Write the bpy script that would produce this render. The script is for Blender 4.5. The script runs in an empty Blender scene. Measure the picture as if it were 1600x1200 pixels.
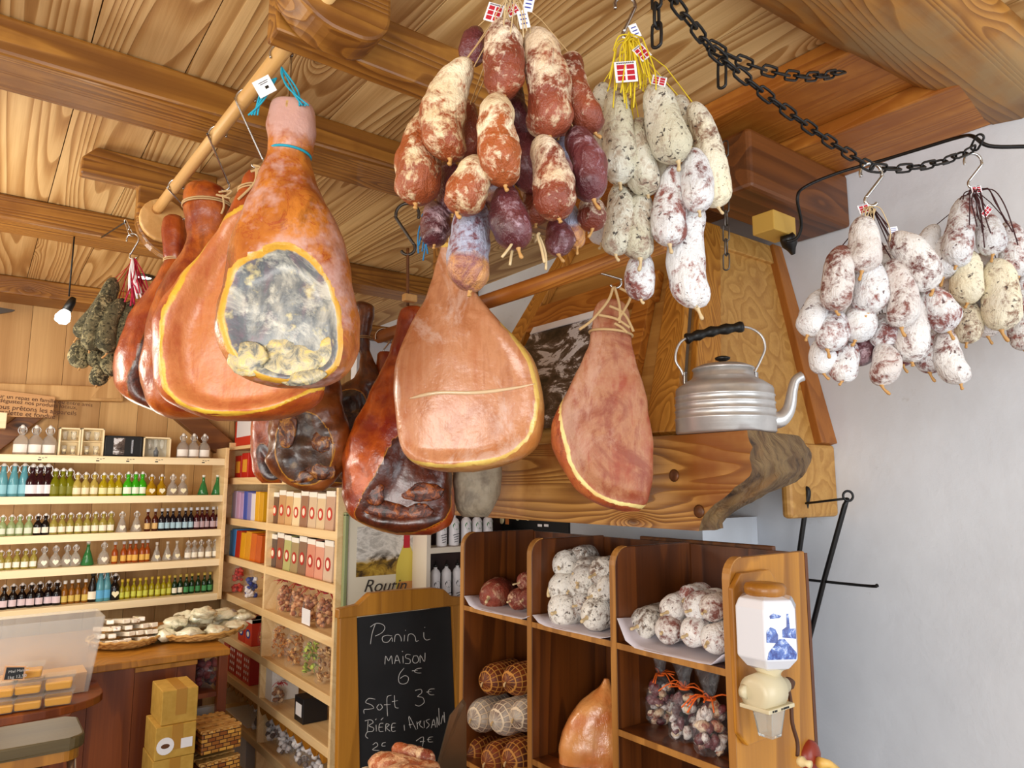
import bpy, bmesh, math, random
from mathutils import Vector, Matrix, noise
S = bpy.context.scene
COL = S.collection
# ---------------------------------------------------------------- camera
F = 1112.0
PIT = math.atan(157.0/F)
YAW = math.radians(37.0)
EYE = Vector((0.0, 0.0, 1.6))
sp, cp, sy, cy = math.sin(PIT), math.cos(PIT), math.sin(YAW), math.cos(YAW)
cam = bpy.data.cameras.new('camera'); cam.sensor_width = 36.0; cam.lens = F/1600*36.0
cam.clip_start = .02; cam.clip_end = 60
camo = bpy.data.objects.new('camera', cam); COL.objects.link(camo)
camo.location = EYE
camo.rotation_euler = (math.pi/2 + PIT, 0, -YAW)
S.camera = camo
# ---------------------------------------------------------------- world, lights, exposure
W = bpy.data.worlds.new('shop_world'); S.world = W; W.use_nodes = True
W.node_tree.nodes['Background'].inputs[0].default_value = (1.0, .98, .95, 1)
W.node_tree.nodes['Background'].inputs[1].default_value = .5
S.view_settings.view_transform = 'Standard'
S.view_settings.look = 'None'
S.view_settings.exposure = 0.48
S.view_settings.gamma = 1.0
S.view_settings.use_curve_mapping = False
def area(name, loc, to, sx, sy_, power, col):
    l = bpy.data.lights.new(name, 'AREA'); l.shape = 'RECTANGLE'; l.size = sx; l.size_y = sy_
    l.energy = power; l.color = col
    o = bpy.data.objects.new(name, l); COL.objects.link(o); o.location = loc
    o.rotation_euler = (Vector(to)-Vector(loc)).to_track_quat('-Z', 'Y').to_euler()
    return o
area('window_daylight', (1.3, -2.4, 1.55), (1.5, 1.6, 1.9), 2.4, 2.0, 46, (.86, .93, 1.0))
area('shopfront_daylight', (-2.4, -1.2, 1.3), (.6, 2.0, 2.3), 2.4, 1.8, 74, (1.0, .97, .93))
def spot_point(name, loc, power, col, r=.05):
    l = bpy.data.lights.new(name, 'POINT'); l.energy = power; l.color = col; l.shadow_soft_size = r
    o = bpy.data.objects.new(name, l); COL.objects.link(o); o.location = loc
    return o
spot_point('lamp_and_fill_light', (-.5, 3.0, 2.0), 26, (1, .93, .80), .2)
spot_point('lamp_and_fill_light', (-1.9, 3.6, 2.1), 22, (1, .93, .80), .2)
spot_point('lamp_and_fill_light', (.3, 3.7, 1.5), 7, (1, .93, .80), .2)
spot_point('lamp_and_fill_light', (-.9, 2.1, 1.5), 9, (1, .93, .82), .3)  # unseen fill lamp, added to brighten ham undersides, shelf fronts and plaster under mantel
spot_point('lamp_and_fill_light', (-.3, .9, 1.9), 7, (1, .90, .74), .25)
# ---------------------------------------------------------------- projection helpers
RT = Vector((cy, -sy, 0)); FW = Vector((sy, cy, 0)); UP = Vector((0, 0, 1))
def ray(px, py):
    a = (px-800)/F; v = (600-py)/F
    fh = cp - v*sp; up = v*cp + sp
    return FW*fh + RT*a + UP*up
def Q(px, py, D):                      # at horizontal forward distance D
    r = ray(px, py); return EYE + r*(D/(r.x*sy+r.y*cy))
def HX(px, py, X): r = ray(px, py); return EYE + r*(X/r.x)
def HY(px, py, Y): r = ray(px, py); return EYE + r*(Y/r.y)
def HZ(px, py, Z): r = ray(px, py); return EYE + r*((Z-1.6)/r.z)
def proj(p):                           # world -> photo pixel
    d = p-EYE; fh = d.x*sy+d.y*cy; rr = d.dot(RT)
    zc = fh*cp + d.z*sp; yc = -fh*sp + d.z*cp
    return 800+F*rr/zc, 600-F*yc/zc
def px_size(D): return D/F             # metres per pixel at distance D
# ---------------------------------------------------------------- mesh builder
class MB:
    def __init__(s): s.v = []; s.f = []; s.m = []; s.uv = []; s.sm = []
    def add(s, vs, fs, mi=0, uvs=None, smooth=False):
        o = len(s.v); s.v += [tuple(v) for v in vs]
        for i, f in enumerate(fs):
            s.f.append(tuple(j+o for j in f)); s.m.append(mi); s.sm.append(smooth)
            s.uv.append(uvs[i] if uvs else None)
    def box(s, a, b, mi=0, M=None):
        x0, y0, z0 = a; x1, y1, z1 = b
        vs = [Vector(p) for p in ((x0,y0,z0),(x1,y0,z0),(x1,y1,z0),(x0,y1,z0),(x0,y0,z1),(x1,y0,z1),(x1,y1,z1),(x0,y1,z1))]
        if M: vs = [M @ v for v in vs]
        s.add(vs, ((3,2,1,0),(4,5,6,7),(0,1,5,4),(1,2,6,5),(2,3,7,6),(3,0,4,7)), mi)
        return s
    def prism(s, poly, off, mi=0):     # poly: list of Vector ring, off: extrusion vector
        n = len(poly); vs = [Vector(p) for p in poly] + [Vector(p)+Vector(off) for p in poly]
        fs = [tuple(range(n))[::-1], tuple(range(n, 2*n))] + [(i, (i+1) % n, n+(i+1) % n, n+i) for i in range(n)]
        s.add(vs, fs, mi); return s
    def quad(s, a, b, c, d, mi=0): s.add([a, b, c, d], [(0, 1, 2, 3)], mi); return s
    def tube(s, pts, r, n=8, mi=0, closed=False, cap=True):
        pts = [Vector(p) for p in pts]; N = len(pts)
        rs = r if isinstance(r, (list, tuple)) else [r]*N
        vs = []; prev = None
        for i, p in enumerate(pts):
            if closed: t = pts[(i+1) % N]-pts[i-1]
            else: t = pts[min(i+1, N-1)]-pts[max(i-1, 0)]
            t.normalize() if t.length > 1e-9 else None
            if prev is None:
                u = t.orthogonal().normalized()
            else:
                u = prev - t*prev.dot(t)
                if u.length < 1e-6: u = t.orthogonal()
                u.normalize()
            prev = u; w = t.cross(u)
            for k in range(n):
                a = 2*math.pi*k/n; vs.append(p + (u*math.cos(a)+w*math.sin(a))*rs[i])
        fs = []; uv = []
        for i in range(N if closed else N-1):
            for k in range(n):
                a = i*n+k; b = i*n+(k+1) % n; c = ((i+1) % N)*n+(k+1) % n; d = ((i+1) % N)*n+k
                fs.append((a, b, c, d)); uv.append([(k/n, i/(N-1)), ((k+1)/n, i/(N-1)), ((k+1)/n, (i+1)/(N-1)), (k/n, (i+1)/(N-1))])
        if cap and not closed:
            fs.append(tuple(range(n))[::-1]); uv.append([(0, 0)]*n)
            fs.append(tuple((N-1)*n+k for k in range(n))); uv.append([(0, 1)]*n)
        s.add(vs, fs, mi, uv, True); return s
    def lathe(s, prof, n=16, c=(0, 0, 0), mi=0, M=None, sq=None):
        vs = []; c = Vector(c)
        for r, z in prof:
            for k in range(n):
                a = 2*math.pi*(k+.5)/n; rr = r
                v = Vector((rr*math.cos(a), rr*math.sin(a), z))
                if M: v = M @ v
                vs.append(c+v)
        fs = [(i*n+k, i*n+(k+1) % n, (i+1)*n+(k+1) % n, (i+1)*n+k) for i in range(len(prof)-1) for k in range(n)]
        fs.append(tuple(range(n))[::-1]); fs.append(tuple((len(prof)-1)*n+k for k in range(n)))
        s.add(vs, fs, mi, None, n > 8); return s
    def blob(s, c, r, seed=0, amp=.15, n=10, mi=0, sc=(1, 1, 1), M=None):
        vs = []; c = Vector(c); m = n//2+1
        for i in range(m+1):
            th = math.pi*i/m
            for k in range(n):
                ph = 2*math.pi*k/n
                d = Vector((math.sin(th)*math.cos(ph), math.sin(th)*math.sin(ph), math.cos(th)))
                rr = r*(1+amp*noise.noise(d*1.7+Vector((seed*3.1, seed, 0))))
                v = Vector((d.x*sc[0], d.y*sc[1], d.z*sc[2]))*rr
                if M: v = M @ v
                vs.append(c+v)
        fs = [(i*n+k, (i+1)*n+k, (i+1)*n+(k+1) % n, i*n+(k+1) % n) for i in range(m) for k in range(n)]
        s.add(vs, fs, mi, None, True); return s
def finish(name, mb, mats, parent=None, bevel=0, subsurf=0, origin=None, attr=None, sharp=None):
    me = bpy.data.meshes.new(name)
    if parent is not None:
        o0 = Vector(parent.location); q_ = parent.parent
        while q_ is not None: o0 += Vector(q_.location); q_ = q_.parent
    elif origin is not None: o0 = Vector(origin)
    else:
        xs = [v[0] for v in mb.v]; ys = [v[1] for v in mb.v]; zs = [v[2] for v in mb.v]
        o0 = Vector(((min(xs)+max(xs))/2, (min(ys)+max(ys))/2, min(zs)))
    me.from_pydata([tuple(Vector(v)-o0) for v in mb.v], [], mb.f)
    if not isinstance(mats, (list, tuple)): mats = [mats]
    for m in mats: me.materials.append(m)
    for i, p in enumerate(me.polygons): p.material_index = mb.m[i]; p.use_smooth = mb.sm[i]
    if any(u for u in mb.uv):
        ul = me.uv_layers.new(name='UVMap'); li = 0
        for i, p in enumerate(me.polygons):
            for j in range(p.loop_total):
                if mb.uv[i]: ul.data[p.loop_start+j].uv = mb.uv[i][j]
    if attr:
        for k, vals in attr.items():
            at = me.attributes.new(k, 'FLOAT', 'POINT'); at.data.foreach_set('value', vals)
    me.update()
    o = bpy.data.objects.new(name, me); COL.objects.link(o)
    if parent is not None: o.parent = parent
    else: o.location = o0
    if bevel:
        b = o.modifiers.new('bevel', 'BEVEL'); b.width = bevel; b.segments = 2; b.limit_method = 'ANGLE'
    if subsurf:
        b = o.modifiers.new('sub', 'SUBSURF'); b.levels = subsurf; b.render_levels = subsurf
    return o
def tag(o, label, cat, group=None, kind=None):
    o['label'] = label; o['category'] = cat
    if group: o['group'] = group
    if kind: o['kind'] = kind
    return o
def thing(name, label, cat, loc=(0, 0, 0), group=None):
    o = bpy.data.objects.new(name, None); COL.objects.link(o); o.location = loc; o.empty_display_size = .05
    return tag(o, label, cat, group)
def struct(o): o['kind'] = 'structure'; return o
def clone(root, loc, label, group=None, rz=0.0, scale=None):
    def cp_(o, par):
        c = o.copy(); COL.objects.link(c)
        c.parent = par
        for ch in list(o.children): cp_(ch, c)
        return c
    r = cp_(root, None); r.location = loc; r.rotation_euler = (0, 0, rz)
    if scale: r.scale = scale
    r['label'] = label
    if group: r['group'] = group
    return r
NTH = ['leftmost', 'second from left', 'third from left', 'fourth from left', 'fifth from left', 'sixth from left', 'seventh from left', 'eighth from left', 'ninth from left', 'tenth from left', 'eleventh from left', 'twelfth from left', 'thirteenth from left', 'fourteenth from left']
def nth(i, n):
    if n == 1: return 'the only one'
    if n == 2: return ('left of the two', 'right of the two')[i]
    if n == 3: return ('left of the three', 'middle of the three', 'right of the three')[i]
    if i == n-1: return 'rightmost'
    if i == n-2 and n > 5: return 'second from right'
    return NTH[i]
# ---------------------------------------------------------------- materials
def lin(c):
    if isinstance(c, str): c = tuple(int(c[i:i+2], 16)/255 for i in (0, 2, 4))
    return tuple(((x/12.92) if x <= .04045 else ((x+.055)/1.055)**2.4) for x in c)+(1,)
class NT:
    def __init__(s, name):
        s.m = bpy.data.materials.new(name); s.m.use_nodes = True; s.t = s.m.node_tree
        s.b = s.t.nodes['Principled BSDF']
    def n(s, typ, ins=None, **kw):
        nd = s.t.nodes.new(typ)
        for k, v in kw.items(): setattr(nd, k, v)
        for k, v in (ins or {}).items(): s.put(nd.inputs[k], v)
        return nd
    def put(s, sock, v):
        if isinstance(v, bpy.types.NodeSocket): s.t.links.new(v, sock)
        elif isinstance(v, bpy.types.Node): s.t.links.new(v.outputs[0], sock)
        else: sock.default_value = v
    def math(s, op, a, b=0.0, c=None, clamp=False):
        nd = s.n('ShaderNodeMath', operation=op); nd.use_clamp = clamp
        s.put(nd.inputs[0], a); s.put(nd.inputs[1], b)
        if c is not None: s.put(nd.inputs[2], c)
        return nd.outputs[0]
    def vmath(s, op, a, b):
        nd = s.n('ShaderNodeVectorMath', operation=op); s.put(nd.inputs[0], a); s.put(nd.inputs[1], b); return nd.outputs[0]
    def ramp(s, fac, stops, interp='LINEAR'):
        nd = s.n('ShaderNodeValToRGB'); nd.color_ramp.interpolation = interp
        el = nd.color_ramp.elements
        while len(el) < len(stops): el.new(.5)
        for e, (p, c) in zip(el, stops): e.position = p; e.color = lin(c) if not isinstance(c, (float, int)) else (c, c, c, 1)
        s.put(nd.inputs[0], fac); return nd.outputs[0]
    def mix(s, f, a, b, mode='MIX'):
        nd = s.n('ShaderNodeMix', data_type='RGBA', blend_type=mode)
        s.put(nd.inputs[0], f); s.put(nd.inputs[6], lin(a) if isinstance(a, str) else a); s.put(nd.inputs[7], lin(b) if isinstance(b, str) else b)
        return nd.outputs[2]
    def noise(s, vec, scale, detail=3, rough=.5, dist=0.0):
        nd = s.n('ShaderNodeTexNoise', {'Scale': scale, 'Detail': detail, 'Roughness': rough, 'Distortion': dist})
        if vec is not None: s.put(nd.inputs['Vector'], vec)
        return nd.outputs[0]
    def coord(s, world=False):
        if world: return s.n('ShaderNodeNewGeometry').outputs['Position']
        return s.n('ShaderNodeTexCoord').outputs['Object']
    def orand(s, k=9.0):                 # per-object offset vector
        r = s.n('ShaderNodeObjectInfo').outputs['Random']
        return s.n('ShaderNodeCombineXYZ', {0: s.math('MULTIPLY', r, k*7), 1: s.math('MULTIPLY', r, k*3), 2: s.math('MULTIPLY', r, k*5)}).outputs[0]
    def bump(s, h, strength=.3, dist=.01):
        nd = s.n('ShaderNodeBump', {'Strength': strength, 'Distance': dist, 'Height': h}); s.put(s.b.inputs['Normal'], nd); return nd
    def out(s, col=None, rough=.6, **kw):
        if col is not None: s.put(s.b.inputs['Base Color'], lin(col) if isinstance(col, str) else col)
        s.put(s.b.inputs['Roughness'], rough)
        for k, v in kw.items(): s.put(s.b.inputs[k.replace('_', ' ')], v)
        return s.m
def plain(name, col, rough=.5, metal=0.0, **kw):
    t = NT(name); m = t.out(col, rough, Metallic=metal, **kw); return m
def wood(name, dark, light, axis=1, rings=9.0, across=5.0, along=.5, rough=.5, contrast=1.0, island=True, stain=None, bump=.25, knots=True, coat=0.0, pw=1.8, kn=3.2):
    t = NT(name); co = t.coord(True)
    if island:
        r = t.n('ShaderNodeNewGeometry').outputs['Random Per Island']
        off = t.n('ShaderNodeCombineXYZ', {0: t.math('MULTIPLY', r, 31.0), 1: t.math('MULTIPLY', r, 57.0), 2: t.math('MULTIPLY', r, 13.0)}).outputs[0]
        co = t.vmath('ADD', co, off)
    sk = [kn]*3; sk[axis] = kn*.42
    vo = t.n('ShaderNodeTexVoronoi', {'Vector': t.vmath('MULTIPLY', co, tuple(sk)), 'Scale': 1.0, 'Randomness': 1.0}).outputs['Distance']
    sc = [across]*3; sc[axis] = along
    n1 = t.noise(t.vmath('MULTIPLY', co, tuple(sc)), 1.0, 1.5, .4, .2)
    if knots:                          # grain bends round the knots
        kb = t.math('POWER', t.math('MAXIMUM', t.math('SUBTRACT', 1.0, t.math('MULTIPLY', vo, 4.0)), 0.0), 2.0)
        n1 = t.math('ADD', n1, t.math('MULTIPLY', kb, .22))
    w = t.math('FRACT', t.math('MULTIPLY', n1, rings))
    ring = t.math('POWER', w, pw)
    ring = t.math('MULTIPLY', ring, t.math('SUBTRACT', 1.0, t.math('POWER', w, 14.0)))
    sc2 = [110.0]*3; sc2[axis] = 2.5
    fib = t.noise(t.vmath('MULTIPLY', co, tuple(sc2)), 1.0, 2, .6)
    sc3 = [7.0]*3; sc3[axis] = .9
    big = t.noise(t.vmath('MULTIPLY', co, tuple(sc3)), 1.0, 3, .6)
    fac = t.math('ADD', t.math('ADD', t.math('MULTIPLY', ring, .62*contrast), t.math('MULTIPLY', fib, .30)), t.math('MULTIPLY', t.math('SUBTRACT', big, .35), .45), clamp=True)
    col = t.ramp(fac, [(.10, light), (.45, tuple((a*.45+b*.55) for a, b in zip(lin_s(dark), lin_s(light)))), (.92, dark)])
    if knots:
        k = t.ramp(vo, [(.03, 1.0), (.065, 0.0)])
        col = t.mix(t.math('MULTIPLY', k, .85), col, tuple(x*.22 for x in lin(dark)[:3])+(1,))
    if island:
        col = t.mix(t.math('MULTIPLY', r, .30), col, t.mix(1.0, col, lin(dark), 'MULTIPLY'))
    if stain:
        st = t.noise(co, 2.2, 5, .65)
        col = t.mix(t.ramp(st, [(.46, 0.0), (.62, .8)]), col, stain)
    t.bump(t.math('SUBTRACT', 1.0, fac), bump, .004)
    return t.out(col, rough, Coat_Weight=coat)
def lin_s(c): return tuple(int(c[i:i+2], 16)/255 for i in (0, 2, 4)) if isinstance(c, str) else c
M = {}
M['ceil'] = wood('pale_ceiling_boards', '945E20', 'F4D498', 1, 30, 3.6, .26, .6, 1.1, bump=.6, pw=2.4)
M['beam'] = wood('oiled_joist_wood', '5A2E06', 'BC8436', 0, 20, 8, .35, .45, 1.0, stain='744412', coat=.15, bump=.4)
M['beam_pale'] = wood('pale_beam_wood', '74420E', 'CA9040', 0, 22, 7, .5, .5, 1.0, stain='9A7E54', bump=.5)
M['dkbeam'] = wood('dark_joist_wood', '351806', '804A1E', 0, 10, 5, .3, .45, .8)
M['boardY'] = wood('honey_board', '8A480C', 'D08C38', 1, 20, 8, .45, .5, 1.0, stain='985410', bump=.4)
M['gable'] = wood('gable_boards', 'A27238', 'DEB478', 2, 8, 4, .25, .6, .55, kn=4)
M['rod'] = wood('pale_round_rod', 'B8803C', 'E8BE7C', 1, 4, 9, .5, .5, .5, island=False, knots=False)
M['hoodZ'] = wood('hood_post_wood', '8E5410', 'D6983E', 2, 26, 8, .22, .5, 1.0)
M['hoodY'] = wood('hood_panel_wood', '8E5A1E', 'D2A258', 1, 9, 8, .15, .5, .55, kn=5)
M['trim'] = wood('hood_trim_wood', '7A400E', 'B4702A', 2, 10, 5, .3, .5, .6)
M['mantel'] = wood('mantel_wood', '5E3008', 'C4904A', 1, 26, 9, .55, .45, 1.25, island=False, stain='844610', kn=5, bump=.5)
M['dkshelf'] = wood('stained_shelf_wood', '2A1003', '7C4216', 2, 10, 5, .3, .4, .8, coat=.15)
M['dkedge'] = wood('worn_shelf_edge', '6A3E14', 'C88E46', 2, 4, 9, 1, .45, .6)
M['endpanel'] = wood('honey_end_panel', '74420A', 'CC8C2C', 2, 12, 4, .3, .42, .8, coat=.2)
M['pine'] = wood('pale_pine_shelf', 'CCA062', 'F8DEAC', 1, 8, 5, .3, .5, .45)
M['pineX'] = wood('pale_pine_board', 'E6CC98', 'FFF0CC', 0, 6, 5, .3, .5, .35, knots=False)
M['counter'] = wood('red_brown_counter_wood', '4A1A04', '964C18', 2, 9, 4, .3, .4, .7, coat=.2)
M['frame'] = wood('amber_frame_wood', '7A4A0E', 'BC8028', 2, 8, 5, .3, .4, .6)
M['braceb'] = wood('brown_brace_wood', '4E260A', '8C5620', 0, 8, 5, .3, .5, .8)
# plaster
def plaster():
    t = NT('white_plaster'); co = t.coord(True)
    n1 = t.noise(co, 1.3, 4, .6); n2 = t.noise(co, 14, 5, .6); n3 = t.noise(co, 60, 2)
    c = t.ramp(n1, [(.3, 'CED3DA'), (.7, 'E4E9F0')])
    sp_ = t.ramp(t.noise(co, 9, 6, .75), [(.66, 0.0), (.74, .55)])
    c = t.mix(t.math('MULTIPLY', sp_, .5), c, 'A8A49A')
    t.bump(t.math('ADD', t.math('MULTIPLY', n2, .5), t.math('MULTIPLY', n1, 1.5)), .25, .02)
    return t.out(c, .85)
M['plaster'] = plaster()
def bark():
    t = NT('debarked_log_end'); co = t.coord(True)
    a = t.vmath('MULTIPLY', t.n('ShaderNodeMapping', {'Vector': co, 'Rotation': (0, .75, 0)}), (26, 14, 7))
    n1 = t.noise(a, 1, 4, .6, .6); n2 = t.noise(co, 7, 4)
    c = t.ramp(n1, [(.3, '24160A'), (.42, '5C4226'), (.62, '7E6440'), (.8, '3E2A16')])
    c = t.mix(t.ramp(n2, [(.55, 0.0), (.75, .6)]), c, 'A07038')
    t.bump(n1, .9, .02)
    return t.out(c, .7)
M['bark'] = bark()
M['steel'] = plain('bright_steel', 'C8C8C8', .25, 1.0)
M['dksteel'] = plain('dark_steel', '5A5550', .4, .9)
M['iron'] = plain('black_iron', '121010', .45, .3)
M['black'] = plain('black_plastic', '0C0C0C', .4)
M['twine'] = plain('natural_twine', 'C9A877', .9)
M['bluestring'] = plain('blue_string', '18A0BC', .7)
M['yellowstring'] = plain('yellow_string', 'E6CC28', .7)
M['paper'] = plain('white_paper', 'EEEEF2', .6)
M['red'] = plain('red_print', 'B8142A', .6)
M['darkred'] = plain('dark_string', '3A1418', .8)
# ================================================================ the room
XW, YB, ZC = 2.2, 4.78, 2.70
b = MB()
b.quad((-4.5, -1.0, ZC+.3), (-4.5, -1.0, ZC+.31), (-4.5, -1.01, ZC+.31), (-4.5, -1.01, ZC+.3))
b = MB(); x = -4.2; random.seed(4)
while x < XW:
    w = random.choice((.16, .19, .22, .24)); b.box((x+.0015, -.6, ZC+random.uniform(0, .002)), (x+w-.0015, YB+.1, ZC+.025)); x += w
b.box((-4.2, -.6, ZC+.026), (XW+.1, YB+.1, ZC+.05))
struct(finish('ceiling', b, M['ceil']))
b = MB().box((XW, -.6, 0), (XW+.12, YB+.1, ZC+.05)); struct(finish('wall_right', b, M['plaster']))
b = MB(); x = -4.2
while x < XW:
    w = random.choice((.17, .2, .23)); b.box((x+.001, YB, 0), (x+w-.001, YB+.02, ZC)); x += w
b.box((-4.2, YB+.02, 0), (XW, YB+.08, ZC)); struct(finish('wall_back', b, M['gable']))
b = MB()
for i in range(16):
    for j in range(14):
        b.box((-4.2+i*.4+.002, -.6+j*.4+.002, -.02), (-4.2+i*.4+.398, -.6+j*.4+.398, 0))
b.box((-4.2, -.6, -.06), (XW, 5, -.021))
struct(finish('floor', b, plain('brown_floor_tiles', '6A4A34', .5)))
# partition closing the alcove beside the fireplace (poster hangs on it)
b = MB().box((1.36, 2.98, 0), (XW, 3.04, 2.26)); struct(finish('wall_alcove', b, M['plaster']))
tag(finish('partition_rail', MB().box((1.30, 2.95, 2.261), (XW-.002, 3.07, 2.33)), M['beam'], bevel=.005), 'wooden rail capping the white partition behind the middle hams', 'rail')
# joists across the room (run along X)
def joist(y0, y1, z0, x0, x1, mat, label, bev=.012):
    b = MB().box((x0, y0, z0), (x1, y1, ZC)); o = finish('ceiling_joist', b, mat, bevel=bev)
    tag(o, label, 'beam'); return o
joist(1.95, 2.15, 2.60, -4.2, XW-.001, M['beam'], 'wide honey brown ceiling joist crossing behind the nearest big ham', .01)
joist(3.23, 3.42, 2.60, -4.2, XW-.001, M['beam'], 'second ceiling joist, just beyond the curved rod bracket', .01)
joist(4.52, 4.77, 2.60, -4.2, XW-.001, M['beam'], 'farthest ceiling joist, along the top of the boarded back wall', .01)
# the curved tree-like beam near the camera (top right)
def log_beam():
    b = MB(); n = 26
    for i in range(n):
        x = -1.2 + (XW+1.2-.001)*i/(n-1)
        pts = []
        w = .055*math.sin(x*2.2+.4)
        y0, y1 = .50+.02*math.sin(x*1.7), .83+w*.35-.10*max(0, x-1.5)
        z0 = 2.60-.012*math.sin(x*3)
        for (yy, zz) in ((y0+.04, ZC), (y0, ZC-.03), (y0+.01, z0+.03), (y0+.05, z0), ((y0+y1)/2, z0-.012), (y1-.06, z0), (y1-.01, z0+.035), (y1, ZC-.02), (y1-.01, ZC)):
            pts.append((x, yy, zz))
        b.v += pts
    k = 9
    for i in range(n-1):
        for j in range(k):
            a = i*k+j; c = i*k+(j+1) % k
            b.f.append((a, c, c+k, a+k)); b.m.append(0); b.sm.append(True); b.uv.append(None)
    for r in (0, n-1):
        b.f.append(tuple(r*k+j for j in range(k))); b.m.append(0); b.sm.append(False); b.uv.append(None)
    o = finish('ceiling_beam', b, M['beam_pale']); tag(o, 'large pale wavy-edged log beam in the upper right corner by the ceiling', 'beam')
log_beam()
# plate boards along the right wall under the ceiling
b = MB().box((1.62, .62, 2.64), (1.90, 1.94, 2.699))
tag(finish('plate_board', b, M['boardY'], bevel=.004), 'dark honey board under the ceiling above the kettle, beside the right wall board', 'board')
b = MB().box((1.903, .62, 2.598), (XW-.001, 1.948, ZC-.001))
tag(finish('wall_plate', b, M['boardY'], bevel=.004), 'long board capping the white plaster wall under the ceiling', 'board')
# arm beam + near bracket that carry the rod
AY0, AY1 = 1.30, 1.37
b = MB()
def arcpts(cx, cz, r, a0, a1, n=10): return [(cx+r*math.cos(math.radians(a0+(a1-a0)*i/n)), cz+r*math.sin(math.radians(a0+(a1-a0)*i/n))) for i in range(n+1)]
rk = thing('rod_bracket', 'rounded wooden bracket holding the near end of the ham rod, top centre', 'bracket', (.55, 1.33, 2.4))
pl = [(.385, ZC)]+arcpts(.495, 2.57, .11, 180, 270)+arcpts(.53, 2.53, .07, 270, 360)+[(.60, ZC)]
mb = MB().prism([(x, 1.20, z) for x, z in pl], (0, .09, 0)); finish('rounded_plate', mb, M['beam'], rk, bevel=.008)
mb = MB().box((.40, 1.292, 2.475), (1.655, 1.352, 2.60)); finish('arm', mb, M['beam'], rk, bevel=.006)
mb = MB().box((1.66, 1.10, 2.42), (XW-.001, 1.29, 2.597))
tag(finish('joist_end', mb, M['dkbeam'], bevel=.012), 'dark brown joist end above the yellow junction box', 'beam')
# rod
Z1 = 2.52
Ra = Vector((.465, 1.12, Z1)); Rb = Vector((.425, 2.60, Z1))
def on_rod(px): # point of rod seen at photo x
    best = None
    for i in range(400):
        p = Ra.lerp(Rb, i/399); d = abs(proj(p)[0]-px)
        if best is None or d < best[0]: best = (d, p)
    return best[1]
mb = MB().tube([Ra, Ra.lerp(Rb, .5), Rb], .0165, 16)
tag(finish('hanging_rod', mb, M['rod']), 'pale round wooden rod carrying the four big hams at left', 'rod')
# far bracket
rk = thing('rod_bracket', 'curved wooden bracket holding the far end of the ham rod', 'bracket', (.42, 2.62, 2.42))
p0 = HY(165, 290, 2.60)
pl = [(.20, ZC-.10), (.20, ZC-.045), (.24, ZC-.0), (.62, ZC), (.62, 2.47)]+arcpts(.50, 2.50, .13, 290, 180)+[(.37, ZC-.10)]
mb = MB().prism([(x, 2.585, z) for x, z in pl], (0, .05, 0)); finish('plate', mb, M['beam'], rk, bevel=.006)
mb = MB().prism([(x, 2.56, z) for x, z in arcpts(.45, 2.49, .075, 0, 360, 20)[:-1]], (0, .025, 0)); finish('socket_disc', mb, M['rod'], rk, bevel=.005)
# second rod over the right hand hams
R2a = HZ(1000, 392, 2.1); R2b = HZ(592, 527, 2.1)
mb = MB().tube([R2a+(R2a-R2b)*.06, R2b], .021, 10)
tag(finish('hanging_rod', mb, M['boardY']), 'darker wooden rod in the middle, above the rust-red ham', 'rod')
rk = thing('rod_bracket', 'wooden hanger post dropping from the ceiling behind the sausage bunch', 'bracket', Q(693, 440, 2.35))
c = Q(693, 430, 2.35)
finish('post', MB().box((c.x-.035, c.y-.02, c.z), (c.x+.035, c.y+.02, ZC)), M['beam'], rk, bevel=.01)
# white side light opening seen behind the hams: plastered window reveal on the alcove wall
# ================================================================ chimney hood and mantel
HB, HT = 1.72, 2.597           # hood z range
def hoodpt(fy, fx, z):         # interpolate hood front plane corners
    k = (z-HB)/(2.49-HB)
    xf = 1.48+.34*k
    yn = 1.235+.175*k; yf = 2.34-.30*k
    return Vector((xf+(XW-.001-xf)*fx, yn+(yf-yn)*fy, z))
hd = thing('chimney_hood', 'tapering wooden chimney hood on the right wall behind the kettle', 'hood', (1.9, 1.75, HB))
def hpanel(name, z0, z1, f0, f1, face, mat, th=.02, outp=0.0):
    # strip on the front ('f') or near side ('s') face
    mb = MB()
    if face == 'f':
        P4 = [hoodpt(f0, 0, z0), hoodpt(f1, 0, z0), hoodpt(f1, 0, z1), hoodpt(f0, 0, z1)]
        nrm = Vector((-1, 0, .44)).normalized()
    else:
        P4 = [hoodpt(0, f0, z0), hoodpt(0, f1, z0), hoodpt(0, f1, z1), hoodpt(0, f0, z1)]
        nrm = Vector((0, -1, .22)).normalized()
    P4 = [p+nrm*outp for p in P4]
    mb.prism(P4, nrm*th); return finish(name, mb, mat, hd, bevel=.003)
zt = 2.415
hpanel('side_panel', HB, zt, .02, .98, 's', M['hoodY'])
hpanel('front_panel', HB, 2.56, 0, 1, 'f', M['hoodY'])
hpanel('corner_post', HB, zt, .0, .18, 's', M['hoodZ'], .022, .02)
hpanel('corner_post', HB, 2.56, -.02, .075, 'f', M['hoodZ'], .022, .02)
hpanel('edge_trim', HB, zt, .87, 1.0, 's', M['trim'], .03, .015)
hpanel('top_rail', 2.345, zt, .18, .87, 's', M['hoodY'], .015, .018)
hpanel('far_post', HB, 2.56, .88, 1.0, 'f', M['hoodZ'], .03, .02)
hpanel('front_rail', 2.15, 2.25, .12, .88, 'f', M['boardY'], .03, .02)
hpanel('front_rail', 2.50, 2.58, .12, .88, 'f', M['boardY'], .03, .02)
hpanel('stile', HB, 2.15, .14, .22, 'f', M['boardY'], .03, .02)
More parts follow.
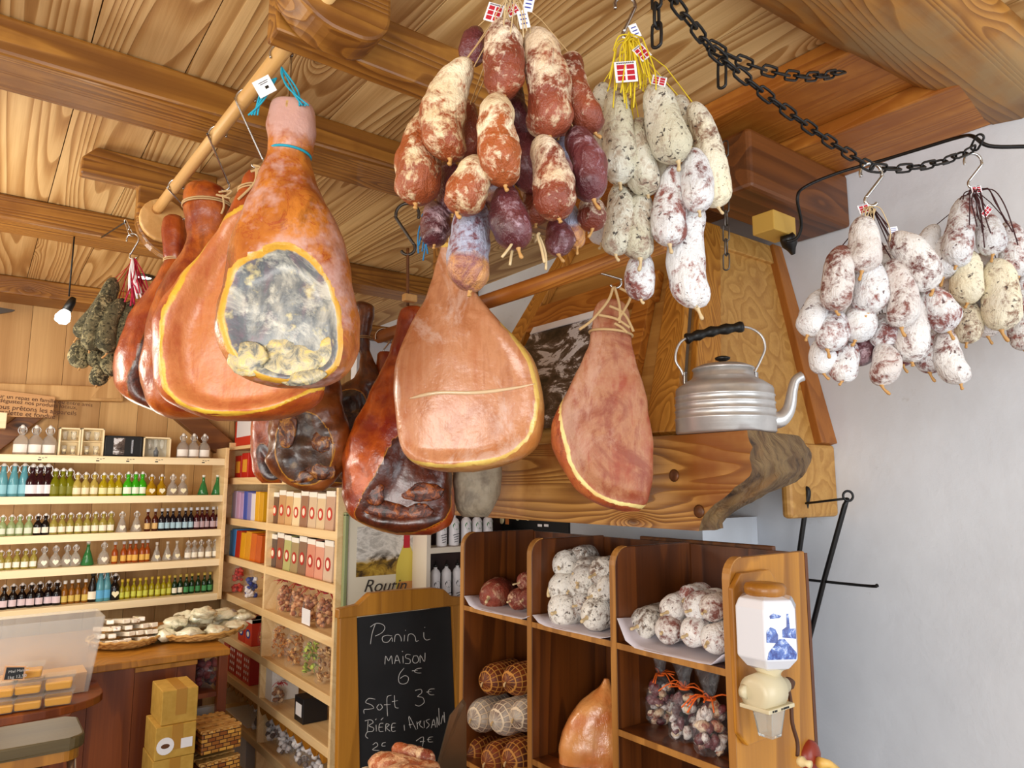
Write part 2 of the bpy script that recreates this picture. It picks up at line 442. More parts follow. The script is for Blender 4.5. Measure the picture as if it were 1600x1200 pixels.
# mountain picture leaning on the front of the hood
def picture_mat():
    t = NT('mountain_photo_print'); co = t.coord(True)
    n1 = t.noise(t.vmath('MULTIPLY', co, (6, 6, 13)), 1, 7, .72, .6)
    z = t.n('ShaderNodeSeparateXYZ', {0: co}).outputs[2]
    c = t.ramp(n1, [(.40, '120E0C'), (.50, '4A3A30'), (.55, '6A5C54'), (.58, 'DCDCE0'), (.7, 'C8C8D0')])
    sky = t.ramp(t.math('ADD', t.math('MULTIPLY', z, 5.0), t.math('MULTIPLY', n1, .9)), [(0.0, 0.0), (1.0, 1.0)])
    return t.out(c, .3)
pic = thing('mountain_picture', 'framed snowy mountain photograph on the hood behind the two right hams', 'picture', hoodpt(.5, 0, HB))
nrm = Vector((-1, 0, .44)).normalized()
P4 = [hoodpt(.32, 0, 1.76)+nrm*.045, hoodpt(.82, 0, 1.76)+nrm*.045, hoodpt(.82, 0, 2.15)+nrm*.045, hoodpt(.32, 0, 2.15)+nrm*.045]
finish('print', MB().prism(P4, nrm*.006), picture_mat(), pic)
P5 = [hoodpt(.32, 0, 2.13)+nrm*.052, hoodpt(.82, 0, 2.13)+nrm*.052, hoodpt(.82, 0, 2.155)+nrm*.052, hoodpt(.32, 0, 2.155)+nrm*.052]
finish('pale_border', MB().prism(P5, nrm*.004), M['paper'], pic)
# mantel: thick plank with a waney log end
mt = thing('mantel_shelf', 'thick wooden mantel with rough curved log end under the kettle', 'mantel', (1.75, 1.6, 1.49))
sec = [(1.405, 1.49), (1.40, 1.52), (1.40, 1.705), (1.42, 1.722), (XW-.02, 1.722), (XW-.02, 1.49)]
# the end is cut along an S-curve; build as grid over X and Z
b = MB(); nz = 18; nx = 16
def endy(u, w):                 # u across X 0..1, w height 0..1
    s = 1.165 + .10*(1-w)**1.2*0 - .10*math.sin(w*math.pi*.5) + .055
    return s
def yend_front(w):
    k = min(1, max(0, (w-.05)/.6)); k = k*k*(3-2*k); return 1.115-.15*k+.03*max(0, w-.8)
grid = []
for j in range(nz+1):
    w = j/nz; row = []
    for i in range(nx+1):
        u = i/nx
        # silhouette of the end: bulges out with height, round at the wall side
        y = yend_front(w) + .09*u - .03*math.sin(u*math.pi) + .08*(max(0, u-.8)/.2)**2
        y += .012*noise.noise(Vector((u*7, w*9, 1.3)))+.006*noise.noise(Vector((u*22, w*20, 4)))
        k = min(1, max(0, (w-.0)/.8)); k = k*k*(3-2*k)
        xr = 1.40 + (1.60+.24*k-.10*max(0, w-.85)/.15*.5-1.40)*u
        z = 1.49+.232*w
        row.append(Vector((xr, y, z)))
    grid.append(row)
vs = [p for r in grid for p in r]
b.add(vs, [(j*(nx+1)+i, j*(nx+1)+i+1, (j+1)*(nx+1)+i+1, (j+1)*(nx+1)+i) for j in range(nz) for i in range(nx)], 0, None, True)
# right flank of the log back to the body
fl = [grid[j][nx] for j in range(nz+1)]
vs = []
for p in fl: vs += [p, Vector((p.x+.0, p.y+.08, p.z)), Vector((p.x, 1.6, p.z))]
b.add(vs, [(j*3+i, j*3+i+1, (j+1)*3+i+1, (j+1)*3+i) for j in range(nz) for i in range(2)], 0, None, True)
finish('log_end', b, M['bark'], mt)
b = MB()
vs = []
for j in range(nz+1):
    p = grid[j][0]; q = Vector((p.x, 2.42, p.z)); vs += [p, q]
b.add(vs, [(2*j, 2*j+2, 2*j+3, 2*j+1) for j in range(nz)])
top = [grid[nz][i] for i in range(nx+1)]
b.add(top+[Vector((p.x, 2.42, p.z)) for p in top], [(i, i+1, nx+2+i, nx+1+i) for i in range(nx)])
bt = [grid[0][i] for i in range(nx+1)]
b.add(bt+[Vector((p.x, 2.42, p.z)) for p in bt], [(i+1, i, nx+1+i, nx+2+i) for i in range(nx)])
b.quad((1.40, 2.42, 1.49), (1.40, 2.42, 1.722), (2.0, 2.42, 1.722), (2.0, 2.42, 1.49))
finish('plank', b, M['mantel'], mt)
for (px, py) in ((1092, 799), (1053, 743)):
    p = HX(px, py, 1.398); mb = MB().lathe([(.002, .004), (.012, .002), (.016, 0)], 14, p, 0, Matrix.Rotation(-math.pi/2, 4, 'Y')); finish('knot', mb, M['dkbeam'], mt)
b = MB().box((1.93, 1.20, 1.50), (XW-.001, 1.233, 1.725))
tag(finish('mantel_backboard', b, M['hoodY'], bevel=.012), 'broad end board against the plaster wall, right of the mantel log', 'board')
b = MB().box((1.90, 1.50, 0), (XW-.001, 2.14, 1.489)); struct(finish('trim_1', b, M['plaster']))
# ================================================================ hams
def catmull(rows, n):
    out = []; m = len(rows)
    for i in range(n):
        t = i/(n-1)*(m-1); k = min(int(t), m-2); f = t-k
        p0, p1, p2, p3 = rows[max(k-1, 0)], rows[k], rows[k+1], rows[min(k+2, m-1)]
        out.append([.5*((2*b)+(-a+c)*f+(2*a-5*b+4*c-d)*f*f+(-a+3*b-3*c+d)*f**3) for a, b, c, d in zip(p0, p1, p2, p3)])
    return out
def catm(pts, k=4):
    pts = [Vector(p) for p in pts]; out = []
    n = (len(pts)-1)*k+1
    for p in catmull([list(p) for p in pts], n): out.append(Vector(p))
    return out
def polysd(x, y, poly):       # signed distance in px, >0 inside
    ins = False; best = 1e9; n = len(poly)
    for i in range(n):
        x0, y0 = poly[i]; x1, y1 = poly[(i+1) % n]
        if (y0 > y) != (y1 > y) and x < (x1-x0)*(y-y0)/(y1-y0)+x0: ins = not ins
        dx, dy = x1-x0, y1-y0; t = max(0, min(1, ((x-x0)*dx+(y-y0)*dy)/(dx*dx+dy*dy+1e-9)))
        best = min(best, math.hypot(x-x0-t*dx, y-y0-t*dy))
    return best if ins else -best
def smooth_poly(poly, it=2):
    for _ in range(it):
        o = []
        for i in range(len(poly)):
            a = poly[i]; b = poly[(i+1) % len(poly)]
            o += [(a[0]*.75+b[0]*.25, a[1]*.75+b[1]*.25), (a[0]*.25+b[0]*.75, a[1]*.25+b[1]*.75)]
        poly = o
    return poly
def ham_mat(name, rind, rind2, fat, meat, meat2, vein=None, streak=(60, 60, 8), fatw=.3, rough=.35, coat=.35, meat3=None, mscale=7, line=None, mold=None, mthr=.53, frost=None, blot=None):
    """rind colours, fat colour, two cut face colours; 'sd' attribute is the distance from the cut's edge in metres*40"""
    t = NT(name); co = t.vmath('ADD', t.coord(), t.orand())
    sd = t.n('ShaderNodeAttribute', attribute_name='sd').outputs['Fac']
    n1 = t.noise(co, 9, 4, .6, .3); n2 = t.noise(co, 28, 4, .6); n3 = t.noise(co, 4, 3, .6)
    cr = t.ramp(n1, [(.38, rind), (.58, rind2)])
    cr = t.mix(t.ramp(n3, [(.5, 0.0), (.68, .6)]), cr, rind)
    dk = t.noise(t.vmath('MULTIPLY', co, (1.6, 1.6, .8)), 5, 5, .7, .8)
    cr = t.mix(t.ramp(dk, [(.52, 0.0), (.66, .75)]), cr, tuple(x*.38 for x in lin(rind)[:3])+(1,))
    if vein:
        ve = t.noise(co, 13, 5, .65, 1.2)
        vf = t.ramp(t.math('ABSOLUTE', t.math('SUBTRACT', ve, .5)), [(.0, .75), (.018, 0.0)])
        cr = t.mix(vf, cr, vein)
    if mold:
        cr = t.mix(t.ramp(t.noise(co, 5, 5, .7), [(mthr, 0.0), (mthr+.10, .8)]), cr, mold)
    st = t.noise(t.vmath('MULTIPLY', co, streak), 1, 4, .6, .4)
    cm = t.ramp(t.math('ADD', t.math('MULTIPLY', st, .5), t.math('MULTIPLY', t.noise(co, mscale, 5, .65, .3), .5)), [(.38, meat), (.52, meat2), (.66, meat3 or meat)])
    if line:
        cm = t.mix(t.ramp(n2, [(.58, 0.0), (.7, .8)]), cm, line)
    if blot:
        cm = t.mix(t.ramp(t.noise(co, 6.5, 6, .7, 1.0), [(.50, 0.0), (.62, .8)]), cm, blot)
    if frost:
        cm = t.mix(t.ramp(t.noise(t.vmath('MULTIPLY', co, (1, 1, .6)), 7, 7, .75, .6), [(.53, 0.0), (.62, .6)]), cm, frost)
    sdn = t.math('ADD', t.math('ADD', sd, t.math('MULTIPLY', t.math('SUBTRACT', n2, .5), .35)), t.math('MULTIPLY', t.math('SUBTRACT', n1, .5), .7))
    f1 = t.ramp(t.math('ADD', sdn, .5), [(.42, 0.0), (.50, 1.0)])
    f2 = t.ramp(t.math('ADD', sdn, .5-fatw), [(.47, 0.0), (.56, 1.0)])
    fc = t.mix(t.ramp(n1, [(.4, 0.0), (.6, 1.0)]), fat, t.mix(.4, fat, 'C88A28'))
    c = t.mix(f1, cr, fc); c = t.mix(f2, c, cm)
    t.bump(t.math('ADD', t.math('MULTIPLY', n2, .5), t.math('ADD', t.math('MULTIPLY', n1, 1.0), t.math('MULTIPLY', st, .25))), .55, .012)
    return t.out(c, t.math('ADD', rough, t.math('MULTIPLY', n2, .15)), Coat_Weight=coat, Coat_Roughness=.25)
def ham(rows, D, mat, label, depth=.62, face=None, flat=.55, twine=None, bone=None, seed=0, lump=.008, dshift=0.0, tag_grp=None, twm=None, back=1.0):
    """rows: (y, xleft, xright) photo px, top to bottom, at horizontal distance D"""
    NR, NA = 84, 76
    rr = catmull([list(map(float, r)) for r in rows], NR)
    y0 = rr[0][0]; yb = rr[-1][0]
    base = Q((rr[0][1]+rr[0][2])/2, rr[0][0], D)
    t = thing('cured_ham', label, 'ham', base, tag_grp)
    poly = smooth_poly(face, 3) if face else None
    wmax = max(r[2]-r[1] for r in rr)/F*D
    vs = []; sds = []
    for i, (y, xl, xr) in enumerate(rr):
        k = i/(NR-1)
        L = Q(xl, y, D); R_ = Q(xr, y, D); C = (L+R_)/2; w = max((R_-L).length/2, .004)
        # close the top and bottom
        dd = min(w*depth + (1-depth)*w*math.exp(-(w/wmax*2)**2*3)*1.0, w*1.05)
        endk = min(1, (1-k)/.16); dd *= math.sqrt(max(.0, 1-(1-endk)**2))*.98+.02 if k > .84 else 1
        for j in range(NA):
            a = 2*math.pi*j/NA
            ca, sa = math.cos(a), math.sin(a)
            e = .86
            cx = math.copysign(abs(ca)**e, ca); sx = math.copysign(abs(sa)**e, sa)
            q = C + RT*(w*cx) + FW*(dd*sx*(back if sx > 0 else 1.0) + dshift*k)
            sd = -1.0
            if poly and sx < .35:
                X, Y = proj(q); X2 = X+ (0 if dshift == 0 else 0)
                s_ = polysd(X2, Y, poly)
                sd = s_/F*D*40
                if s_ > 0 and sx < 0:
                    m = min(1, s_/30.0); m = m*m*(3-2*m)
                    q = q + FW*(dd*(-sx)*flat*m)
            if poly and sx >= .35: sd = -1.0
            nn = noise.noise(q*9+Vector((seed, 0, 0)))*lump + noise.noise(q*27+Vector((0, seed, 0)))*lump*.4
            out = (RT*cx+FW*sx); q = q + out*nn*min(1, w/.03)
            vs.append(q); sds.append(max(-1.0, min(1.5, sd)))
    fr, ff = [], []
    for i in range(NR-1):
        for j in range(NA):
            f = (i*NA+j, (i+1)*NA+j, (i+1)*NA+(j+1) % NA, i*NA+(j+1) % NA)
            s4 = sum(sds[q] for q in f)/4
            (ff if s4 > 0.0 else fr).append(f)
    def sub(faces, name, caps):
        used = sorted({q for f in faces for q in f} | ({q for c in caps for q in c})); mp = {q: n for n, q in enumerate(used)}
        mb = MB(); mb.add([vs[q] for q in used], [tuple(mp[q] for q in f) for f in faces]+[tuple(mp[q] for q in c) for c in caps], 0, None, True)
        return finish(name, mb, mat, t, attr={'sd': [sds[q] for q in used]})
    sub(fr, 'rind', [tuple(range(NA)), tuple((NR-1)*NA+q for q in range(NA))[::-1]])
    if ff: sub(ff, 'cut_face', [])
    if twine:
        for (ty, tilt, r, wd) in twine:
            # ring around the shank at photo height ty
            row = min(rr, key=lambda q: abs(q[0]-ty)); L = Q(row[1]-1, ty, D); R_ = Q(row[2]+1, ty, D); C = (L+R_)/2; w = (R_-L).length/2
            idx = rr.index(row); dd = w*.98
            mb = MB()
            for off in ((0,) if wd == 1 else (-.003, .003)):
                mb.tube([C+RT*(w*1.03*math.cos(a))+FW*(dd*math.sin(a))+UP*(tilt*math.cos(a)+off) for a in [2*math.pi*q/28 for q in range(28)]], r, 6, closed=True)
            finish('twine', mb, twm or M['twine'], t)
    if bone:
        bx, by, br = bone
        mb = MB().blob(Q(bx, by, D)-FW*0, br, seed, .35, 12, 0, (1.1, .9, .8)); finish('bone', mb, M['bone'], t)
    return t
def bone_mat():
    t = NT('dried_hock_bone'); co = t.coord()
    c = t.ramp(t.noise(co, 30, 4), [(.35, '8A5A34'), (.55, 'D8B070'), (.7, 'E6D0A0')]); t.bump(t.noise(co, 60, 3), .5, .004)
    return t.out(c, .5)
M['bone'] = bone_mat()
M['fold'] = plain('pale_film_fold', 'E4C49A', .2, Coat_Weight=.8)
H_big = ham_mat('ham_grey_faced', 'A4561E', 'CC7C2C', 'DCA83C', 'B4B0A4', '62686C', vein='9A3414', streak=(30, 30, 14), mthr=.49, fatw=.40, meat3='7E6470', blot='D8D4C4', line='DCCB90', mold='D0A8A0')
H_pale = ham_mat('ham_rosy_faced', '9A3E14', 'BC5A20', 'F0C440', 'C4683C', 'D88A54', vein='A03A28', streak=(26, 26, 5), fatw=.32, meat3='B4562E', blot='D48A50', mscale=6)
H_dark = ham_mat('ham_smoky_brown', '8A2C0C', 'B8581A', '6A3410', '2A1612', '3E2A28', streak=(30, 30, 12), fatw=.05, meat3='7A3A20', coat=.6, rough=.28)
H_brown = ham_mat('ham_mahogany', '842A0E', 'C2641C', 'C89040', '4A2010', '6A3A18', streak=(30, 30, 12), fatw=.1, meat3='2A1208', coat=.6, rough=.28)
H_pink = ham_mat('ham_pink_faced', 'C07A3C', 'D8A060', 'F2D070', 'BE7448', 'D09066', vein=None, streak=(30, 30, 3), fatw=.34, meat3='AE6840', frost='E0BCA8', blot='B0683A', coat=.6, rough=.22, mscale=6)
H_red = ham_mat('ham_rust_red', 'A84A24', 'C4703A', 'F0DC90', 'A04C30', 'B47C58', vein='7A2414', streak=(40, 40, 9), fatw=.32, meat3='8C3620', frost='C89A80', blot='8A3A22', mscale=11, rough=.5, coat=.1)
H_black = ham_mat('ham_dark_marbled', '4A200E', '8A4A1C', 'B07828', '241410', '4A3224', streak=(30, 30, 20), fatw=.08, meat3='6E3A1E', line='8A6A3A', coat=.5, rough=.3)
H_orange = ham_mat('ham_orange_dark_faced', '8A2408', 'CC601C', 'B87018', '2A0E08', '5A2410', streak=(30, 30, 16), fatw=.05, meat3='381810', coat=.7, rough=.22, vein=None)
H_grey = ham_mat('salami_grey_mould', '8A7C66', 'B4AA94', 'C8B890', '8A7C66', 'A89C84', mold='6A5C4C', coat=.05, rough=.6)
D1 = Q(440, 150, 1).length*0+1.66
def rod_D(px):
    p = on_rod(px); return p.x*sy+p.y*cy
Dh1 = rod_D(462)-.0
ham([(163, 428, 486), (170, 423, 489), (200, 420, 491), (222, 424, 488), (236, 424, 486), (246, 422, 482), (270, 412, 490), (300, 396, 502), (340, 378, 524), (390, 361, 542), (440, 350, 552), (490, 342, 557), (530, 346, 556), (565, 358, 550), (588, 378, 535), (602, 415, 510), (607, 450, 480)],
    Dh1, H_big, 'nearest big ham with blue string and grey mouldy cut face', face=[(362, 408), (395, 395), (430, 376), (472, 386), (508, 418), (532, 474), (536, 530), (530, 570), (505, 592), (475, 600), (430, 600), (385, 585), (355, 555), (341, 505), (343, 460), (352, 425)],
    twine=[(241, -.004, .0026, 1)], bone=(456, 176, .036), seed=1, flat=.45, twm=M['bluestring'], lump=.009)
Dh2 = rod_D(385)+.03
ham([(268, 388, 402), (280, 380, 408), (300, 374, 412), (330, 362, 420), (370, 338, 440), (410, 308, 462), (450, 276, 478), (490, 250, 492), (540, 243, 500), (590, 246, 505), (625, 262, 500), (648, 305, 460), (658, 340, 410)],
    Dh2, H_pale, 'ham with broad rosy face and yellow fat rim, behind the nearest ham', face=[(350, 330), (300, 400), (266, 462), (250, 495), (247, 530), (250, 590), (264, 622), (305, 645), (345, 650), (420, 642), (470, 618), (560, 590), (560, 400), (440, 300)],
    twine=[(296, .006, .0022, 2)], seed=2, flat=.6, depth=.5)
Dh3 = rod_D(300)-.05
ham([(288, 300, 342), (296, 292, 352), (312, 289, 357), (330, 291, 357), (350, 294, 354), (380, 292, 350), (420, 272, 350), (460, 248, 352), (500, 236, 358), (550, 228, 362), (600, 226, 360), (640, 240, 355), (655, 270, 330)],
    Dh3+.12, H_brown, 'mahogany ham with thick shank, upright behind the rosy-faced ham', twine=[(322, .004, .0025, 2)], bone=(318, 300, .024), seed=3, depth=.7)
Dh4 = rod_D(262)+.05
ham([(338, 262, 284), (346, 256, 290), (370, 255, 292), (400, 257, 290), (412, 258, 288), (440, 246, 294), (470, 226, 306), (500, 206, 316), (540, 189, 322), (580, 183, 322), (608, 190, 318), (630, 215, 310), (648, 255, 300), (655, 270, 290)],
    Dh4, H_dark, 'leftmost ham, orange-brown with a long dark cut face', face=[(242, 478), (228, 510), (212, 560), (196, 595), (205, 622), (240, 645), (290, 652), (300, 600), (262, 560), (250, 520), (247, 490)],
    twine=[(407, .003, .0022, 2)], seed=4, depth=.7)
# hams on the second row
ham([(505, 425, 455), (540, 410, 460), (590, 398, 455), (640, 393, 445), (690, 393, 440), (735, 395, 440), (755, 410, 440)],
    2.62, H_dark, 'small rosy ham at the back, above the books of the pine rack', face=[(396, 700), (412, 690), (436, 720), (438, 750), (410, 752)], seed=5, depth=.6)
ham([(473, 556, 574), (480, 554, 580), (500, 555, 580), (530, 556, 578), (560, 560, 584), (590, 548, 594), (610, 520, 590), (640, 500, 585), (690, 488, 580), (730, 485, 575), (762, 500, 560)],
    2.45, H_black, 'very dark ham with gnarled hock, just right of the nearest ham', face=[(500, 620), (570, 600), (580, 680), (565, 755), (500, 755), (486, 690)], twine=[(528, .0, .0018, 2)], seed=6, depth=.6, lump=.02, flat=.15)
ham([(530, 490, 510), (560, 470, 520), (600, 445, 530), (640, 428, 540), (680, 420, 545), (720, 424, 540), (752, 445, 520), (768, 475, 505)],
    2.12, H_black, 'dark marbled ham with a hollow amber-edged cut, below the nearest ham', face=[(445, 645), (470, 640), (500, 650), (520, 690), (515, 750), (470, 762), (440, 740), (426, 690)], seed=7, depth=.6, lump=.024, flat=.2)
ham([(550, 592, 612), (556, 587, 616), (575, 586, 617), (600, 588, 614), (650, 575, 625), (700, 570, 630), (760, 575, 628), (790, 590, 615)],
    2.47, H_dark, 'thin brown ham shank with string loop against the white partition', twine=[(590, .003, .0018, 1)], seed=8)
ham([(480, 634, 658), (487, 626, 664), (510, 620, 662), (540, 612, 655), (580, 596, 655), (620, 578, 668), (670, 552, 690), (720, 536, 704), (765, 533, 709), (800, 545, 707), (822, 575, 698), (836, 620, 672)],
    2.12, H_orange, 'glossy orange ham with a blackish cut face, left of the pink ham', face=[(700, 640), (640, 660), (610, 690), (590, 740), (570, 765), (560, 785), (552, 810), (580, 824), (640, 838), (700, 812), (710, 760)], seed=9, depth=.62, lump=.012, flat=.3)
ham([(382, 690, 712), (400, 685, 718), (440, 674, 732), (470, 662, 752), (500, 646, 778), (530, 632, 808), (560, 621, 832), (600, 616, 846), (650, 618, 851), (690, 622, 845), (715, 636, 820), (730, 660, 780), (738, 700, 740)],
    1.76, H_pink, 'broad pink-faced ham with shiny plastic film, centre', face=[(640, 380), (560, 500), (540, 620), (590, 700), (622, 712), (655, 728), (700, 732), (780, 722), (822, 695), (840, 660), (841, 600), (826, 555), (800, 518), (760, 460), (750, 380)], seed=10, flat=.35, depth=.45, lump=.004)
def knob_mat(name, a, b_, c_):
    t = NT(name); co = t.coord(True); n = t.noise(co, 40, 5, .7, .8); t.bump(n, .8, .006)
    return t.out(t.ramp(n, [(.36, a), (.5, b_), (.64, c_)]), .45, Coat_Weight=.3)
def knuckles(word, spots, mat, name='knuckle'):
    o_ = [q for q in bpy.data.objects if q.name.startswith('cured_ham') and word in q.get('label', '')][0]
    cut = [c for c in o_.children if c.name.startswith('cut_face')][0]
    for k, (x, y, rp, sx_, sz_) in enumerate(spots):
        best = None
        for v in cut.data.vertices:
            w = v.co+o_.location; X, Y = proj(w); d = (X-x)**2+(Y-y)**2
            if best is None or d < best[0]: best = (d, w.copy())
        w = best[1]; D = w.x*sy+w.y*cy; r = rp/F*D
        Mf = Matrix((RT, FW, UP)).transposed().to_4x4() @ Matrix.Rotation(.25*math.sin(k*2.1), 4, 'Y')
        finish(name, MB().blob(w+FW*r*.06, r, k*3+int(x), .28, 26, 0, (sx_, .24, sz_), Mf), mat, o_)
knuckles('nearest big ham', [(385, 560, 30, 1, .9), (424, 572, 32, 1.15, .75), (468, 568, 36, 1.15, .8), (508, 548, 27, .9, 1), (438, 546, 24, 1.2, .7), (478, 590, 22, 1.5, .5)], knob_mat('knuckle_cream_grey', '6E706C', 'BDB08C', 'E2C878'))
knuckles('dark marbled ham', [(450, 670, 20, .7, 1.5), (500, 735, 20, 1.2, .8), (470, 745, 18, 1.3, .6), (505, 690, 16, 1, 1)], knob_mat('knuckle_amber_brown', '2A120A', '6A3414', 'B87A2C'))
knuckles('glossy orange ham', [(655, 800, 17, 1.3, .8), (600, 800, 30, 1.6, .5), (585, 770, 18, .8, 1.2), (660, 770, 24, 1.4, .6)], knob_mat('knuckle_red_brown', '200A04', '5A220C', 'A8581C'))
knuckles('very dark ham', [(530, 690, 22, 1, 1), (545, 735, 24, 1.3, .7), (515, 660, 16, 1.6, .5)], knob_mat('knuckle_dark', '180C08', '4A2818', '8A5A30'))
_o = [q for q in bpy.data.objects if q.name.startswith('cured_ham') and 'pink-faced' in q.get('label', '')][0]
_dg = bpy.context.evaluated_depsgraph_get(); _cut = [c for c in _o.children if c.name.startswith('cut_face')][0]
def on_cut(px, py, off=.002):
    best = None
    for v in _cut.data.vertices:
        w = v.co+_o.location; X, Y = proj(w); d = (X-px)**2+(Y-py)**2
        if best is None or d < best[0]: best = (d, w.copy())
    return best[1]-FW*off
hp = [on_cut(x, y) for x, y in ((638, 622), (680, 618), (740, 612), (800, 606), (834, 602))]
finish('film_fold', MB().tube(catm(hp, 4), [.001, .003, .0045, .005, .005, .005, .005, .005, .005, .005, .005, .004, .004, .003, .003, .002, .001], 8), M['fold'], _o)
ham([(468, 940, 965), (474, 930, 975), (490, 926, 982), (515, 924, 985), (540, 920, 988), (570, 908, 996), (610, 888, 1008), (650, 866, 1014), (690, 862, 1018), (730, 876, 1019), (765, 900, 1017), (788, 935, 1010), (799, 970, 1000)],
    1.72, H_red, 'rust-red ham with white fat edge hanging in front of the mantel', face=[(880, 420), (880, 600), (872, 660), (880, 690), (892, 735), (922, 768), (960, 790), (1000, 794), (1060, 800), (1060, 640), (1040, 420)], twine=[(522, -.006, .0032, 1)], seed=11, flat=.6, depth=.45)
ham([(640, 728, 752), (680, 715, 770), (720, 708, 780), (760, 705, 780), (790, 710, 772), (808, 725, 758)],
    2.2, H_grey, 'grey mouldy cured sausage end hanging below the pink ham', seed=12, depth=.9, lump=.01)
# ---------------------------------------------------------------- hooks and cords
def s_hook(top, bot, label, r=.0028, big=.024, small=.015, flip=1, mat=None, side=None):
    sd = side or RT
    pts = []
    c1 = Vector(top)-UP*big
    for i in range(15):
        a = math.radians(200-225*i/14); pts.append(c1+sd*(flip*big*math.cos(a))+UP*(big*math.sin(a)))
    c2 = Vector(bot)+UP*small
    for i in range(13):
        a = math.radians(135+200*i/12); pts.append(c2+sd*(flip*small*math.cos(a))+UP*(small*math.sin(a)))
    o = finish('s_hook', MB().tube(catm(pts, 3), r, 7), mat or M['steel']); tag(o, label, 'hook'); return o
def cord(pts, r, label, mat, name='string', cat='string', par=None):
    o = finish(name, MB().tube(catm(pts, 5), r, 6), mat, par)
    if par is None: tag(o, label, cat)
    return o
def rodhook(px, bx, by, D, label, flip=1):
    p = on_rod(px); s_hook(p+UP*.0215, Q(bx, by, D), label, flip=flip)
rodhook(440, 458, 176, Dh1, 'steel S-hook through the top of the nearest ham', 1)
rodhook(385, 402, 262, Dh2, 'steel S-hook holding the rosy-faced ham', -1)
rodhook(340, 350, 298, Dh3+.1, 'steel S-hook holding the mahogany ham', -1)
rodhook(275, 288, 342, Dh4, 'steel S-hook holding the leftmost ham', -1)
for i, (a, b_) in enumerate((((440, 105), (468, 165)), ((432, 122), (388, 180)))):
    A = Q(a[0], a[1], Dh1-.03); B = Q(b_[0], b_[1], Dh1-.035)
    mb = MB()
    for k in range(4):
        random.seed(k+i*9); m_ = (A+B)/2+Vector((random.uniform(-.02, .02), random.uniform(-.02, .005), random.uniform(-.02, .02)))
        mb.tube(catm([A, m_, B+RT*.006*k], 6), .0018, 6)
    tag(finish('string', mb, M['bluestring']), ('blue string knotted at the top of the nearest ham', 'blue string loop hanging over the rod beside the white tag')[i], 'string')
# white tag
A = Q(413, 135, Dh1-.05)
tg = thing('paper_tag', 'small white paper tag on blue string on the ham rod', 'tag', A)
mb = MB(); u = (RT*.87+UP*.5).normalized(); v = (UP*.87-RT*.5).normalized()
def card(c, u, v, w, h, n, th=.0006): return [c-u*w/2-v*h/2, c+u*w/2-v*h/2, c+u*w/2+v*h/2, c-u*w/2+v*h/2]
finish('card', MB().prism(card(A, u, v, .036, .038, None), FW*.0008), M['paper'], tg)
mb = MB()
for k, (du, dv, w, h) in enumerate(((.002, .010, .02, .0012), (.002, .006, .016, .0012), (.004, -.004, .007, .006))): mb.prism(card(A-FW*.0006+u*du+v*dv, u, v, w, h, None), FW*.0003)
finish('print', mb, M['black'], tg)
# hook and cord for the glossy orange ham
ht = Q(637, 318, 2.12)
p2 = Q(637, 398, 2.12)
# ring bolt up to ceiling
cord([Vector((ht.x, ht.y, ZC)), Vector((ht.x, ht.y, (ht.z+ZC)/2)), ht+UP*.002], .003, 'dark wire dropping from the ceiling to the dark hook', M['dksteel'], 'wire', 'wire')
s_hook(ht, p2+UP*.0, 'large dark steel hook left of the red sausage bunch', .005, .036, .022, -1, M['dksteel'])
q2 = Q(637, 478, 2.12)
cord([p2+UP*.02, (p2+q2)/2, q2], .005, 'brown cord with a knot block above the glossy orange ham', M['braceb'], 'cord', 'cord')
h3 = Q(640, 466, 2.10); tag(finish('wood_toggle', MB().box((h3.x-.022, h3.y-.012, h3.z-.012), (h3.x+.022, h3.y+.012, h3.z+.012)), M['rod'], bevel=.005), 'small pale wooden toggle above the glossy orange ham', 'toggle')
# hook of the rust red ham
hk = HZ(938, 415, 2.1)
Dk = 1.72
s_hook(Q(938, 402, Dk), Q(962, 450, Dk), 'steel hook above the rust-red ham', .0032, .024, .014, -1)
mb = MB()
K = Q(952, 470, Dk-.03)
for pts in ([(958, 448), (950, 470), (925, 500), (905, 515)], [(960, 448), (968, 478), (968, 505)], [(952, 478), (975, 490), (990, 518)], [(935, 492), (962, 498), (984, 512)], [(968, 450), (985, 462), (975, 485), (965, 500)], [(960, 505), (972, 512), (980, 520)]):
    mb.tube(catm([Q(x, y, Dk-.045) for x, y in pts], 5), .0035, 7)
tag(finish('string', mb, M['twine']), 'thick natural twine knotted round the top of the rust-red ham', 'string')
mb = MB()
for pts in ([(400, 262), (398, 285), (372, 312)], [(402, 262), (404, 285), (410, 300)], [(396, 258), (408, 262), (392, 268)]):
    mb.tube(catm([Q(x, y, Dh2-.04) for x, y in pts], 5), .003, 7)
tag(finish('string', mb, M['twine']), 'natural twine tying the rosy-faced ham to its hook', 'string')
mb = MB()
for pts in ([(342, 300), (362, 298), (352, 306), (338, 304), (360, 310)], [(348, 304), (350, 322), (346, 334)]):
    mb.tube(catm([Q(x, y, Dh3+.03) for x, y in pts], 5), .003, 7)
tag(finish('string', mb, M['twine']), 'twisted twine knot at the top of the mahogany ham', 'string')
for (ax_, ay_, aD, bx_2, by_2, bD, lb_) in ((440, 508, 2.62, 440, 290, 2.62, 'thin cord carrying the small rosy ham at the back'), (500, 534, 2.12, 470, 200, 2.12, 'thin cord carrying the dark marbled ham'), (701, 386, 1.76, 701, 64, 1.76, 'cord running from the ceiling to the pink-faced ham'), (742, 645, 2.2, 742, 486, 2.14, 'cord holding the grey mouldy cured sausage to the darker rod')):
    cord([Q(bx_2, by_2, bD), (Q(bx_2, by_2, bD)+Q(ax_, ay_, aD))/2, Q(ax_, ay_, aD)], .002, lb_, M['twine'], 'cord', 'cord')
